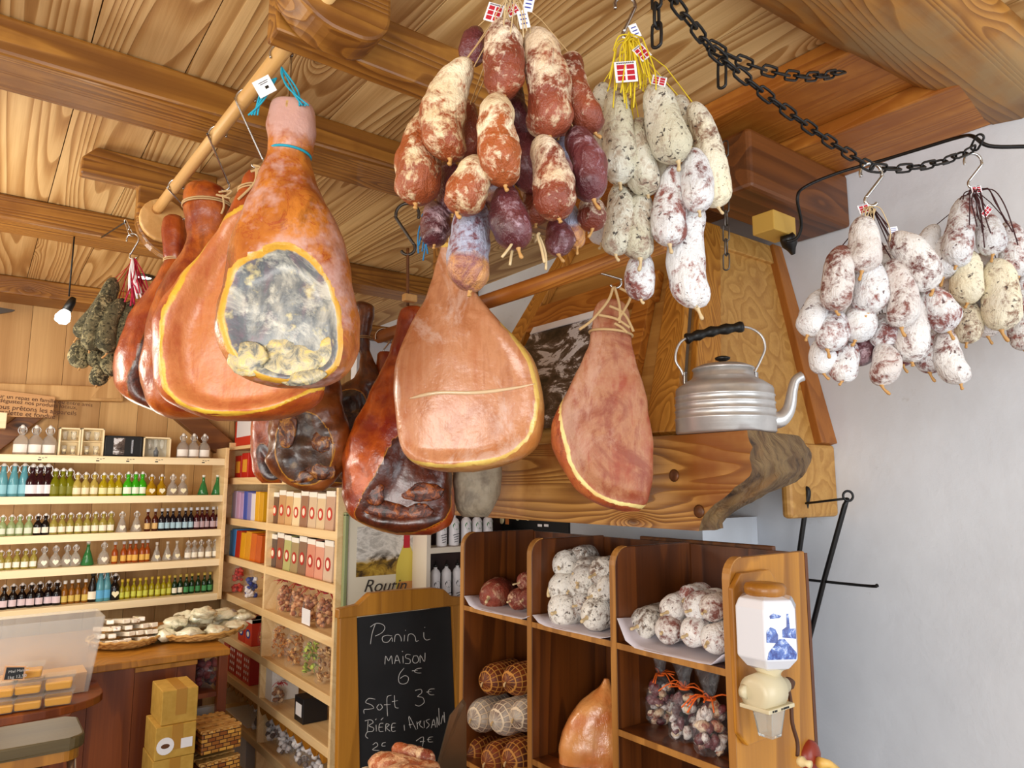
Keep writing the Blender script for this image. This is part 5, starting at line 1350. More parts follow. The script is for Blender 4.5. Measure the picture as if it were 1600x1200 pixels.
# boxed glasses on top of the rack
def ybox(px0, px1, hp, name, label, fm, kind):
    p0 = HY(px0, 700, YR+.07); p1 = HY(px1, 700, YR+.07); z = Zs[0]+.0005; D = p0.x*sy+p0.y*cy; h = hp/F*D
    t = thing(name, label, 'box', ((p0.x+p1.x)/2, YR+.1, z)); y0, y1 = YR+.07, YR+.16; f = .008
    mb = MB()
    mb.box((p0.x, y0, z), (p0.x+f, y1, z+h)); mb.box((p1.x-f, y0, z), (p1.x, y1, z+h)); mb.box((p0.x, y0, z), (p1.x, y1, z+f)); mb.box((p0.x, y0, z+h-f), (p1.x, y1, z+h)); mb.box((p0.x, y1-.004, z), (p1.x, y1, z+h))
    finish('box_frame', mb, fm, t, bevel=.001)
    if kind == 'glasses':
        finish('partition', MB().box((p0.x, y0+.01, z+h*.52), (p1.x, y1-.004, z+h*.54)), fm, t)
        w = p1.x-p0.x
        for (u, v) in ((.3, .10), (.7, .10), (.3, .60), (.7, .60)):
            g_ = finish('glass', MB().lathe([(.010, 0), (.013, .03), (.014, .045)], 12, (p0.x+w*u, y0+.04, z+h*v)), gmat('clear', 'F4F4F0', .8), t)
            if v < .5: finish('glass_label', MB().lathe([(.0085, 0), (.009, .012)], 8, (p0.x+w*u, y0+.026, z+h*v+.012)), pm('label_F4ECC8', 'F4ECC8'), g_)
    elif kind == 'black':
        w = p1.x-p0.x
        finish('photo_card', MB().box((p0.x+w*.22, y0-.001, z+h*.12), (p0.x+w*.52, y0+.001, z+h*.9)), picture_mat(), t)
        finish('silver_knife', MB().box((p0.x+w*.70, y0-.002, z+h*.2), (p0.x+w*.75, y0+.001, z+h*.82)), M['steel'], t)
        finish('black_insert', MB().box((p0.x+f, y0+.002, z+f), (p1.x-f, y0+.01, z+h-f)), M['black'], t)
    else:
        w = p1.x-p0.x
        for u in (.28, .5, .72): finish('glass', MB().lathe([(.004, 0), (.010, .02), (.012, .06)], 12, (p0.x+w*u, y0+.045, z+h*.4)), gmat('clear', 'F4F4F0', .8), t)
        finish('flask', MB().lathe([(.012, 0), (.014, .03), (.005, .045), (.005, .055)], 12, (p0.x+w*.5, y0+.025, z+.01)), plain('grey_flask', '6A7078', .3), t)
        finish('lining', MB().box((p0.x+f, y1-.008, z+f), (p1.x-f, y1-.005, z+h-f)), plain('pale_lining', 'D8D8D0', .6), t)
ybox(91, 125, 45, 'gift_box', 'pale wooden box with four glasses, left of the two on the top shelf', M['pineX'], 'glasses')
ybox(126, 162, 45, 'gift_box', 'pale wooden box with four glasses, right of the two on the top shelf', M['pineX'], 'glasses')
ybox(164, 222, 34, 'gift_box', 'black presentation box with small photo and knife on the top shelf', M['black'], 'black')
ybox(224, 267, 33, 'gift_box', 'pale box with glasses round a grey flask on the top shelf', M['pineX'], 'flask')
# wall timber, sign, braces
def timber(a, b_, w, th_, mat, label, yy=YB, name='wall_timber'):
    A = HY(a[0], a[1], yy); B = HY(b_[0], b_[1], yy); d = (B-A).normalized(); n_ = Vector((-d.z, 0, d.x))*w/2
    o = finish(name, MB().prism([A-n_, B-n_, B+n_, A+n_], (0, -th_, 0)), mat, bevel=.005); o.location.y -= .002; return tag(o, label, 'timber')
timber((-30, 612), (190, 618), .085, .07, M['gable'], 'horizontal rail across the boarded back wall above the sign', YB)
timber((262, 628), (372, 722), .12, .08, M['braceb'], 'dark diagonal brace right of the bottle rack top', YB)
timber((-20, 702), (66, 638), .09, .05, M['braceb'], 'brown diagonal brace behind the little sign board', YB, 'wall_timber')
timber((378, 480), (378, 1100), .10, .04, M['dkbeam'], 'dark upright post in the corner between both racks', YB)
o = tag(finish('wedge_block', MB().prism([HY(142, 622, YB-.08), HY(190, 622, YB-.08), HY(186, 592, YB-.08), HY(172, 588, YB-.08)][::-1], (0, .075, 0)), M['gable']), 'small pale wedge block on the back wall rail under the herb bunch', 'block')
sg = thing('notice_board', 'small wooden board with French notice about fondue appliances, left edge', 'sign', HY(40, 640, YB-.1))
Yg = YB-.12
Pq = [HY(-30, 650, Yg), HY(82, 653, Yg), HY(86, 620, Yg), HY(-30, 606, Yg)]
finish('board', MB().prism(Pq, (0, .012, 0)), wood('notice_wood', 'B88450', 'D8AA72', 0, 3, 5, .5, .6, .4, knots=False), sg)
def text(s, p, size, mat, u, v, par, name='lettering', align='LEFT', ext=.0004, shear=0.0):
    c = bpy.data.curves.new(name, 'FONT'); c.body = s; c.size = size; c.align_x = align; c.extrude = ext; c.shear = shear
    tmp = bpy.data.objects.new('tmp', c); COL.objects.link(tmp); bpy.context.view_layer.update()
    me = bpy.data.meshes.new_from_object(tmp.evaluated_get(bpy.context.evaluated_depsgraph_get())); bpy.data.objects.remove(tmp)
    me.materials.clear(); me.materials.append(mat); me.name = name
    o = bpy.data.objects.new(name, me); COL.objects.link(o)
    w = u.cross(v); m = Matrix((u, v, w)).transposed().to_4x4(); m.translation = p-(Vector(par.location) if par else Vector())
    o.parent = par; o.matrix_local = m; return o
brown = plain('burnt_lettering', '4A2410', .7)
ux = (HY(84, 636, Yg)-HY(0, 628, Yg)).normalized(); 
for k, (s_, yy, sz) in enumerate((("pour un repas en famille ou entre amis", 620, .030), ("dégustez nos produits locaux,", 628, .030), ("nous prêtons les appareils", 637.5, .036), ("raclette et fondue", 646.5, .036))):
    w = {0: -14, 1: -2, 2: -10, 3: -4}[k]
    text(s_, HY(w, yy+(0 if k > 1 else 0), Yg-.002), sz, brown, ux, Vector((-ux.z, 0, ux.x)), sg)
tag(finish('pale_box', MB().box((HY(-20, 650, 4.6).x, 4.6, HY(0, 669, 4.6).z), (HY(11, 650, 4.6).x, 4.7, HY(0, 644, 4.6).z)), M['pineX'], bevel=.003), 'pale wooden box end under the notice board at the left edge', 'box')
# bulb and ceiling spot
c = HY(106, 482, 3.3)
lb = thing('bare_bulb', 'small hanging bulb on a black flex, left of the herb bunch', 'lamp', c)
tp = Vector((c.x, c.y, ZC)); 
finish('flex', MB().tube([tp, c+UP*.05], .003, 6), M['iron'], lb)
finish('socket', MB().lathe([(.010, .05), (.016, .03), (.018, -.01)], 14, c, 0, Matrix.Rotation(.35, 4, 'Y')), M['black'], lb)
em = NT('lit_bulb'); emm = em.out('FFFFFF', .5); em.b.inputs['Emission Color'].default_value = (1, .95, .85, 1); em.b.inputs['Emission Strength'].default_value = 8
finish('bulb', MB().lathe([(.012, -.008), (.022, -.024), (.028, -.045), (.022, -.062), (.001, -.07)], 16, c, 0, Matrix.Rotation(.35, 4, 'Y')), emm, lb)
c = HZ(226, 432, ZC-.001); c = Vector((c.x, c.y, ZC-.001))
sp2 = thing('ceiling_spot', 'small round recessed spotlight between the far joists', 'lamp', c)
finish('rim', MB().lathe([(.05, 0), (.055, -.008), (.04, -.012), (.035, -.004)], 24, c), M['dksteel'], sp2)
finish('lens', MB().lathe([(.034, -.003), (.030, -.008), (.001, -.008)], 20, c), emm, sp2)
c = HY(5, 485, 4.45); tag(finish('grey_bracket', MB().prism([c+Vector((-.1, 0, -.05)), c+Vector((.04, 0, -.0)), c+Vector((.05, 0, .01)), c+Vector((-.1, 0, .02))], (0, .02, 0)), M['dksteel']), 'grey metal corner fixture at the left edge under the ceiling', 'bracket')
# ================================================================ pine rack along the wall (middle)
XM = 1.28; XB = 1.56
def my(px): 
    a = (px-800)/F; fh = cp; return XM*(cy*fh-sy*a)/(sy*fh+cy*a)
yF_, yM_, yN_ = my(364), my(427), my(533)
mr = thing('pine_rack', 'tall pale pine rack of sweets, biscuits and pasta bags, centre left', 'shelf', (1.42, 3.8, 0))
zs = [HX(364, y, XM).z for y in (748, 811.5, 872, 933, 1001, 1062, 1128, 1196)]
ZT = HX(533, 640, XM).z
ZT = 1.86
for y in (yF_, yM_, yN_):
    finish('upright', MB().box((XM, y-.011, 0), (XB, y+.011, ZT)), M['pine'], mr, bevel=.002)
for k, z in enumerate(zs):
    finish('shelf_board', MB().box((XM+.012, yN_+.011, z-.02), (XB, yF_-.011, z)), M['pine'], mr)
    for (a, b_) in ((yM_+.011, yF_-.011), (yN_+.011, yM_-.011)):
        finish('front_strip', MB().box((XM, a, z-.034), (XM+.012, b_, z+.006)), M['pine'], mr, bevel=.002)
finish('back', MB().box((XB, yN_, 0), (XB+.012, yF_, ZT)), M['pine'], mr)
# scalloped trims
for (a, b_, zt2) in ((yM_+.011, yF_-.011, zs[5]-.034), (yN_+.011, yM_-.011, zs[5]-.034)):
    mb = MB(); n = 9; w = (b_-a)/n
    for i in range(n):
        mb.prism([(XM+.002, a+w*i, zt2), (XM+.002, a+w*(i+1), zt2), (XM+.002, a+w*(i+.85), zt2-.02), (XM+.002, a+w*(i+.5), zt2-.035), (XM+.002, a+w*(i+.15), zt2-.02)], (.006, 0, 0))
    finish('scalloped_trim', mb, M['frame'], mr)
def slot(px, s, X=XM+.035):  # y position at X for photo x, shelf z
    a = (px-800)/F; return X*(cy*cp-sy*a)/(sy*cp+cy*a)
def block(px0, px1, s, h, col, label, name='chocolate_bar', cat='box', dep=.12, lean=0.0, front=None, fcol=None, X=XM+.03, grp=None, shape_='box', rough=.4):
    y1, y0 = slot(px0, s, X), slot(px1, s, X); z = zs[s]+.0065*0+.001
    t = thing(name, label, cat, (X, (y0+y1)/2, z), grp); g = (y1-y0)*.04
    mb = MB(); P4 = [(X, y0+g, z), (X, y1-g, z), (X, y1-g+lean, z+h), (X, y0+g+lean, z+h)]
    mb.prism(P4, (dep, 0, 0)); pk_ = finish('packet', mb, pm('pack_'+col, col, rough), t, bevel=.002)
    if front:
        ym = (y0+y1)/2; w = (y1-y0)
        if front == 'oval':
            mb = MB(); mb.prism([(X-.0012, ym+lean*.4+w*.30*math.cos(a), z+h*.42+h*.17*math.sin(a)) for a in [6.283*i/14 for i in range(14)]], (.001, 0, 0)); lg_ = finish('oval_logo', mb, pm('front_'+fcol, fcol), pk_)
            mb = MB(); mb.prism([(X-.002, ym+lean*.4+w*.16*math.cos(a), z+h*.42+h*.10*math.sin(a)) for a in [6.283*i/14 for i in range(14)]], (.001, 0, 0)); finish('logo_centre', mb, pm('front_F4E8D0', 'F4E8D0'), pk_)
            finish('card_top', MB().box((X-.001, y0+g+lean*.9, z+h*.86), (X+dep*.7, y1-g+lean*.9, z+h)), pm('front_F4F0E6', 'F4F0E6'), t)
        elif front == 'panel':
            finish('front_label', MB().box((X-.0012, y0+w*.2, z+h*.25), (X, y1-w*.2, z+h*.75)), pm('front_'+fcol, fcol), t)
        elif front == 'pattern':
            mb = MB()
            for i in range(3):
                for j in range(4):
                    mb.prism([(X-.0012, y0+w*(.25+.25*i)+w*.07*math.cos(a), z+h*(.17+.22*j)+w*.07*math.sin(a)) for a in [6.283*q/8 for q in range(8)]], (.001, 0, 0))
            finish('white_pattern', mb, pm('front_F0E4E0', 'F0E4E0'), t)
    return t
def blocks(s, px0, px1, cols, h, what, lean=0.0, front=None, fcol=None, grp=None, name='chocolate_bar', cat='box', where='', hv=.006):
    n = len(cols)
    # perspective-correct subdivision
    ya, yb = slot(px0, s), slot(px1, s)
    ed = [ya+(yb-ya)*i/n for i in range(n+1)]
    for i, c in enumerate(cols):
        y0, y1 = ed[i+1], ed[i]
        # convert back to px is unnecessary: call with direct y through inverse
        def inv(y, X=XM+.03):
            # a from y
            k = y/X; a = (cy*cp-k*sy*cp)/(k*cy+sy); return 800+F*a
        block(inv(y1), inv(y0), s, h+hv*((i*5) % 3), c[0], f"{c[1]} {what}, {where}, {nth(i, n)}", name, cat, lean=lean, front=front, fcol=c[2] if len(c) > 2 else fcol, grp=grp)
w1 = 'left column of the pine rack, second shelf'
blocks(1, 370, 422, [('B0B4C4', 'grey'), ('C8B4D0', 'pale lavender'), ('D0A8C8', 'pinkish'), ('C0A0D0', 'lilac'), ('3E58B8', 'blue'), ('8A88C8', 'violet-blue'), ('E8E4F0', 'white'), ('E8B01C', 'yellow'), ('DCA418', 'deep yellow')], .155, 'chocolate bar', grp='chocolate bars on the pine rack', where=w1)
blocks(2, 368, 421, [('5AA4D8', 'light blue'), ('3A84C4', 'blue'), ('B8321C', 'red'), ('E8A818', 'yellow'), ('E09C14', 'golden'), ('D86A14', 'orange'), ('C85A18', 'rust orange')], .15, 'chocolate packet', lean=-.02, grp='chocolate packets on the pine rack', where='left column, third shelf')
blocks(0, 375, 396, [('B41E14', 'red'), ('C4281A', 'bright red')], .14, 'packet', where='highest visible shelf of the pine rack', name='sweet_packet', cat='packet', front='panel', fcol='E0A030')
# red bag with white label above
c = Vector((XM+.1, slot(383, 0, XM+.1), zs[0]+.225))
blocks_t = thing('red_carton', 'red carton with a large white label on top of the pine rack, left', 'box', c)
y1_, y0_ = slot(371, 0), slot(395, 0); zb2 = HX(383, 697, XM+.035).z; zt2 = HX(383, 655, XM+.035).z
finish('shelf_board', MB().box((XM, yM_+.011, zb2-.02), (XB, yF_-.011, zb2-.001)), M['pine'], mr)
finish('carton', MB().box((XM+.035, y0_-.02, zb2), (XM+.16, y1_, zt2)), pm('pack_D03A1E', 'D03A1E'), blocks_t, bevel=.01)
finish('white_label', MB().box((XM+.033, y0_-.015, zb2+.06), (XM+.036, y1_-.05, zt2+.002)), M['paper'], blocks_t)
nut = [('6A4A34', 'dark'), ('C89A68', 'amber'), ('D8B078', 'golden'), ('F0DCB0', 'cream'), ('9A7258', 'brown'), ('D8C0A0', 'beige'), ('E0C8A0', 'pale'), ('C8A48A', 'rosy')]
blocks(1, 434, 530, [(c, n, 'C43A2A') for c, n in nut], .165, 'nougat packet', lean=-.018, front='oval', grp='nougat packets on the pine rack', where='right column, second shelf', name='nougat_packet', cat='packet')
nut2 = [('5A4A44', 'dark'), ('8A5A44', 'brown'), ('B8B878', 'greenish'), ('A8946A', 'olive'), ('8A6A54', 'hazel'), ('D89078', 'salmon'), ('E0A088', 'pink'), ('D8C0A8', 'beige')]
blocks(2, 434, 530, [(c, n, 'B42A22') for c, n in nut2], .17, 'biscuit packet', lean=-.018, front='oval', grp='biscuit packets on the pine rack', where='right column, third shelf', name='biscuit_packet', cat='packet')
blocks(5, 372, 414, [('B82A20', 'red'), ('A8241E', 'dark red'), ('B82A20', 'red'), ('C0342A', 'bright red')], .15, 'tin with white pattern', front='pattern', grp='patterned tins on the pine rack', where='bottom left shelf', name='biscuit_tin', cat='tin')
blocks(4, 393, 414, [('B8301E', 'red'), ('C43A26', 'bright red')], .13, 'box with blue emblem', front='oval', fcol='2A4A9A', grp='emblem boxes on the pine rack', where='left column, fifth shelf', name='biscuit_box')
def pb(px, s, w, h, mats, label, fill=.62, n=26, br=.135, shape=(1, 1, 1), ribbon=None, X=XM+.075, name='cellophane_bag', seed=0, grp=None, fn='contents'):
    c = Vector((X, slot(px, s, X), zs[s]+.001)); return bag(c, w, h, fill, mats, label, name, 'bag', grp, ribbon, int(n*1.5), br, seed, .7, shape, fn)
redr = plain('red_ribbon', 'B8202A', .5); 
bt = lambda c: pm('food_'+c, c, .6)
for i, px in enumerate((372, 388)):
    pb(px, 3, .075, .19, [bt('C42A1C'), bt('D84A30')], f'red sweet bag, left column, fourth shelf, {nth(i, 2)}', .8, 22, .16, name='sweet_bag', seed=60+i)
pb(408, 3, .085, .2, [bt('2A3A8A'), bt('E8E4E8')], 'blue and white sweet bag, left column, fourth shelf', .55, 22, .16, name='sweet_bag', seed=63)
pb(378, 4, .12, .2, [bt('E0CFA0'), bt('D0BC88'), bt('EADDB8')], 'bag of pale pasta, left column, fifth shelf', .7, 40, .10, seed=64, shape=(1, .6, .5), name='pasta_bag')
lab3 = ('leftmost', 'second from left', 'middle', 'fourth from left', 'rightmost')
for i, px in enumerate((440, 460, 480, 500, 521)):
    pb(px, 3, .085, .225, [bt('B87A4C'), bt('D8A070'), bt('9A5A38')], f'bag of biscuits with red ribbon, right column, fourth shelf, {lab3[i]}', .58, 30, .13, ribbon=redr, seed=70+i, name='biscuit_bag', grp='ribboned biscuit bags')
p = Vector((XM+.012, slot(492, 3, XM+.012), zs[3]+.01)); pc = thing('price_card', 'white card propped before the ribboned biscuit bags', 'card', p)
finish('card', MB().box((p.x, p.y-.05, p.z), (p.x+.002, p.y+.05, p.z+.07)), M['paper'], pc)
past = [(('D89A3C', 'E8B860'), 'golden chips'), (('C8802C', 'D89848'), 'orange slices'), (('B87838', 'D0A060'), 'amber biscuits'), (('8A9A30', 'B8C850'), 'green dried fruit'), (('A0703C', 'D8B078'), 'brown nuts')]
for i, (px, (cs, nm)) in enumerate(zip((437, 456, 478, 503, 524), past)):
    pb(px, 4, .10, .22, [bt(cs[0]), bt(cs[1])], f'clear bag of {nm}, right column, fifth shelf', .72, 44, .10, seed=80+i, shape=(1.2, 1, .35), name='snack_bag', fn='contents')
pp = block(431, 447, 5, .15, 'E4E0DC', 'tall white carton at the left end of the lowest full shelf', 'white_carton', dep=.14)
pp = block(449, 464, 5, .12, 'EDEAE6', 'shorter white carton behind the small biscuit bag', 'white_carton', dep=.10, X=XM+.13)
pb(457, 5, .075, .14, [bt('8A5A34'), bt('D8B890')], 'small biscuit bag with red tie on the emptier shelf', .6, 20, .14, seed=91, ribbon=redr, name='biscuit_bag', X=XM+.05)
pp = block(480, 494, 5, .11, '1A1A1E', 'small black packet with white label on the emptier shelf', 'black_packet', front='panel', fcol='E8E8EC')
for i, px in enumerate((432, 452, 472, 492, 512)):
    pb(px, 6, .10, .19, [bt('D0CCD0'), bt('6A5A54'), bt('F0ECEC')], f'grey patterned bag on the lowest visible shelf, {lab3[i]}', .85, 30, .13, seed=100+i, name='herb_bag', grp='grey patterned bags')
# things on the floor beside the pine rack
c = HX(396, 1185, 1.20)
tag(finish('blue_sack', MB().blob(Vector((1.42, slot(385, 6, 1.42), zs[6]+.0)), .10, 4, .3, 14, 0, (.6, 1, 1.1)), plain('blue_plastic', '123A8A', .4)), 'dark blue sack in the lowest left bay of the pine rack', 'sack')
pp = block(378, 414, 7, .22, 'ECECEC', 'white polystyrene box low in the left bay of the pine rack', 'white_box', dep=.2, rough=.7)
# ================================================================ wine poster and white bottle cabinet
YP = 2.93
p0 = HY(540, 930, YP); p1 = HY(660, 930, YP)
po = thing('wine_poster', 'framed poster of a mountain valley and a wine bottle, green edged frame', 'poster', (1.45, YP, .9))
zt3, zb3 = HY(600, 805, YP).z, 1.0
zb3 = HY(600, 985, YP).z
finish('backing', MB().box((p0.x, YP, zb3), (p1.x, YP+.012, zt3)), plain('poster_paper', 'E6DEC8', .5), po)
gm = plain('sage_frame', '8A9468', .45)
for (a, b_) in ((p0.x-.016, p0.x), (p1.x, p1.x+.016)): finish('frame_side', MB().box((a, YP-.012, zb3), (b_, YP+.014, zt3+.01)), gm, po, bevel=.003)
finish('frame_top', MB().box((p0.x-.016, YP-.012, zt3), (p1.x+.016, YP+.014, zt3+.016)), gm, po, bevel=.003)
def lmat():
    t = NT('valley_print'); co = t.coord(True); z = t.n('ShaderNodeSeparateXYZ', {0: co}).outputs[2]
    zl, zh = HY(600, 902, YP).z, HY(600, 820, YP).z
    k = t.math('DIVIDE', t.math('SUBTRACT', z, zl), zh-zl)
    n = t.noise(t.vmath('MULTIPLY', co, (9, 9, 14)), 1, 5, .65, 1.2)
    a = t.ramp(n, [(.35, 'A8A49C'), (.5, 'E6E2DA'), (.62, 'B8B4AC'), (.75, 'F0EEE6')]); b2 = t.ramp(n, [(.38, '3A2810'), (.5, 'A8842C'), (.62, 'D0B048'), (.7, '6A4A18')])
    return t.out(t.mix(t.ramp(t.math('ADD', k, t.math('MULTIPLY', t.math('SUBTRACT', n, .5), .5)), [(.30, 0.0), (.40, 1.0)]), b2, a), .4)
q0, q1 = HY(556, 902, YP), HY(650, 820, YP)
finish('landscape', MB().box((q0.x, YP-.001, q0.z), (q1.x, YP, q1.z)), lmat(), po)
text('Routin', HY(567, 925, YP-.002), .075, plain('script_ink', '3A3430', .6), Vector((1, 0, .02)).normalized(), Vector((.12, 0, 1)).normalized(), po, 'script_lettering', shear=.3)
xb = HY(634, 900, YP).x; s = (xb*sy+YP*cy)/F
def zP(y): return HY(634, y, YP).z
pl = [(xb-17*s, zP(940)), (xb-17*s, zP(885)), (xb-14*s, zP(872)), (xb-5*s, zP(850)), (xb-5*s, zP(836)), (xb+5*s, zP(836)), (xb+5*s, zP(850)), (xb+14*s, zP(872)), (xb+17*s, zP(885)), (xb+17*s, zP(940))]
finish('painted_bottle', MB().prism([(x, YP-.003, z) for x, z in pl], (0, .001, 0)), plain('pale_wine_print', 'D8C450', .4), po)
finish('painted_seal', MB().prism([(xb-5.5*s, YP-.004, zP(856)), (xb+5.5*s, YP-.004, zP(856)), (xb+5*s, YP-.004, zP(832)), (xb-5*s, YP-.004, zP(832))], (0, .001, 0)), M['red'], po)
finish('painted_label', MB().prism([(xb-13*s, YP-.004, zP(925)), (xb+13*s, YP-.004, zP(925)), (xb+13*s, YP-.004, zP(908)), (xb-13*s, YP-.004, zP(908))], (0, .001, 0)), plain('amber_label_print', 'D0904A', .5), po)
# white bottle cabinet
YC = 2.80
cx0 = HY(667, 850, YC).x; cx1 = XW-.01
cb = thing('bottle_cabinet', 'pale cabinet with printed white bottles between poster and dark shelf unit', 'shelf', ((cx0+cx1)/2, YC, .3))
cab = plain('cream_cabinet', 'E2D6C4', .5)
finish('side', MB().box((cx0, YC, .3), (cx0+.02, YC+.14, HY(700, 800, YC).z)), cab, cb)
za, zb4, zc4 = HY(700, 855, YC).z, HY(700, 937, YC).z, HY(700, 1010, YC).z
for z in (za, zb4, zc4): finish('shelf_board', MB().box((cx0+.02, YC, z-.024), (cx1, YC+.14, z)), cab, cb)
finish('dark_back', MB().box((cx0, YC+.14, .3), (cx1, YC+.15, HY(700, 800, YC).z)), plain('dark_cabinet_back', '2A0E0A', .5), cb)
wb = plain('white_bottle', 'ECE8EA', .35); gg = plain('green_emblem', '2A7A30', .4); bk = plain('black_emblem', '2A2E34', .4)
def wbottle(px, z, h, r, kind, label, grp):
    x = HY(px, 850, YC+.05).x; t = thing('printed_bottle', label, 'bottle', (x, YC+.05, z+.001), grp); z += .001; y = YC+.05
    finish('body', MB().lathe([(r*.9, 0), (r, .004), (r, h*.74), (r*.8, h*.82), (r*.35, h*.88), (r*.35, h*.95)], 20, (x, y, z)), wb, t)
    finish('pump_top', MB().lathe([(r*.38, h*.93), (r*.38, h), (r*.1, h*1.02), (r*.1, h*1.1)], 12, (x, y, z)), M['black'] if kind == 'b' else wb, t)
    cz = z+h*(.62 if kind == 'g' else .42); mb = MB(); vs = []
    for i in range(20):
        a = 6.283*i/20; u = r*.72*math.cos(a); vs.append((x+u*.98, y-math.sqrt(max(1e-8, r*r*1.03-u*u)), cz+r*.72*math.sin(a)))
    mb.add(vs, [tuple(range(20))]); finish('round_emblem', mb, gg if kind == 'g' else bk, t)
    if kind == 'g': text('2', Vector((x-.006, y-r*1.06, cz-.008)), .026, M['paper'], Vector((1, 0, 0)), UP, t, 'numeral')
    mb = MB()
    for k in range(4): mb.prism(card(Vector((x-.002, y-r*1.01, z+h*(.36 if kind == 'g' else .14)-k*h*.075)), Vector((.98, 0, .2)), UP, r*(1.5, 1.1, .9, .8)[k], h*.02, None), (0, -.0003, 0))
    finish('print_lines', mb, M['black'], t)
for i, px in enumerate((690, 709, 728, 745, 762)): wbottle(px, za, .145, .0245, 'g', f'white printed bottle with green emblem, upper cabinet shelf, {lab3[i]}', 'white bottles with green emblems')
for i, px in enumerate((681, 698, 715, 733)): wbottle(px, zb4, .15, .0225, 'b', f'white pump bottle with dark round emblem, lower cabinet shelf, {nth(i, 4)}', 'white pump bottles')
# dark panel with hanging tools
yk = HX(780, 815, 2.15)
dk = thing('dark_display', 'dark display panel with small pale items just under the mantel, left', 'panel', HX(830, 820, 2.15))
Pk = [HX(782, 842, 2.15), HX(888, 842, 2.15), HX(888, 790, 2.15), HX(782, 790, 2.15)]
finish('panel', MB().prism(Pk, (.03, 0, 0)), M['black'], dk)
for px, py, w in ((785, 812, .022), (810, 808, .018), (826, 808, .018)):
    p = HX(px, py, 2.148); finish('round_item', MB().lathe([(w*.7, 0), (w, .004), (w*.8, .008)], 14, p, 0, Matrix.Rotation(-math.pi/2, 4, 'Y')), bt('D8CFA8'), dk)
for px, py in ((844, 821), (854, 821)):
    p = HX(px, py, 2.148); finish('pale_item', MB().box((p.x-.003, p.y-.016, p.z-.006), (p.x, p.y+.016, p.z+.006)), M['paper'], dk, bevel=.002)
p = HX(793, 815, 2.148); finish('orange_item', MB().box((p.x-.004, p.y-.014, p.z-.014), (p.x, p.y+.014, p.z+.014)), bt('B86A30'), dk, bevel=.003)
# ================================================================ chalkboard
YK = 2.52
ch = thing('chalkboard', 'wooden framed blackboard with chalked French snack prices, standing in the centre', 'board', HY(635, 1250, YK))
def K(px, py, y=YK): return HY(px, py, y)
sl = [K(556, 966), K(705, 948), K(717, 1240), K(560, 1260)]
slate = NT('slate_black'); slm = slate.out(slate.ramp(slate.noise(slate.coord(), 6, 4), [(.3, '0A0A0B'), (.8, '1C1C1E')]), .6)
finish('slate', MB().prism(sl, (0, .012, 0)), slm, ch)
def kq(name, pts, dy=-.012, th_=.028, mat='frame'): finish(name, MB().prism([K(x, y, YK)+Vector((0, dy, 0)) for x, y in pts], (0, th_, 0)), M[mat], ch, bevel=.004)
kq('frame_side', [(529, 960), (556, 960), (562, 1262), (524, 1265)])
kq('frame_side', [(704, 944), (720, 940), (738, 1235), (716, 1240)])
kq('frame_crest', [(525, 966), (720, 944), (721, 932), (702, 931), (690, 920), (675, 918), (620, 921), (575, 926), (556, 944), (526, 951)], -.020, .036)
kq('frame_bottom', [(524, 1265), (738, 1235), (738, 1258), (524, 1288)])
chalk = plain('white_chalk', 'C6C4C0', .9)
def Z4(x, y): return (340+x/4, 900+y/4)
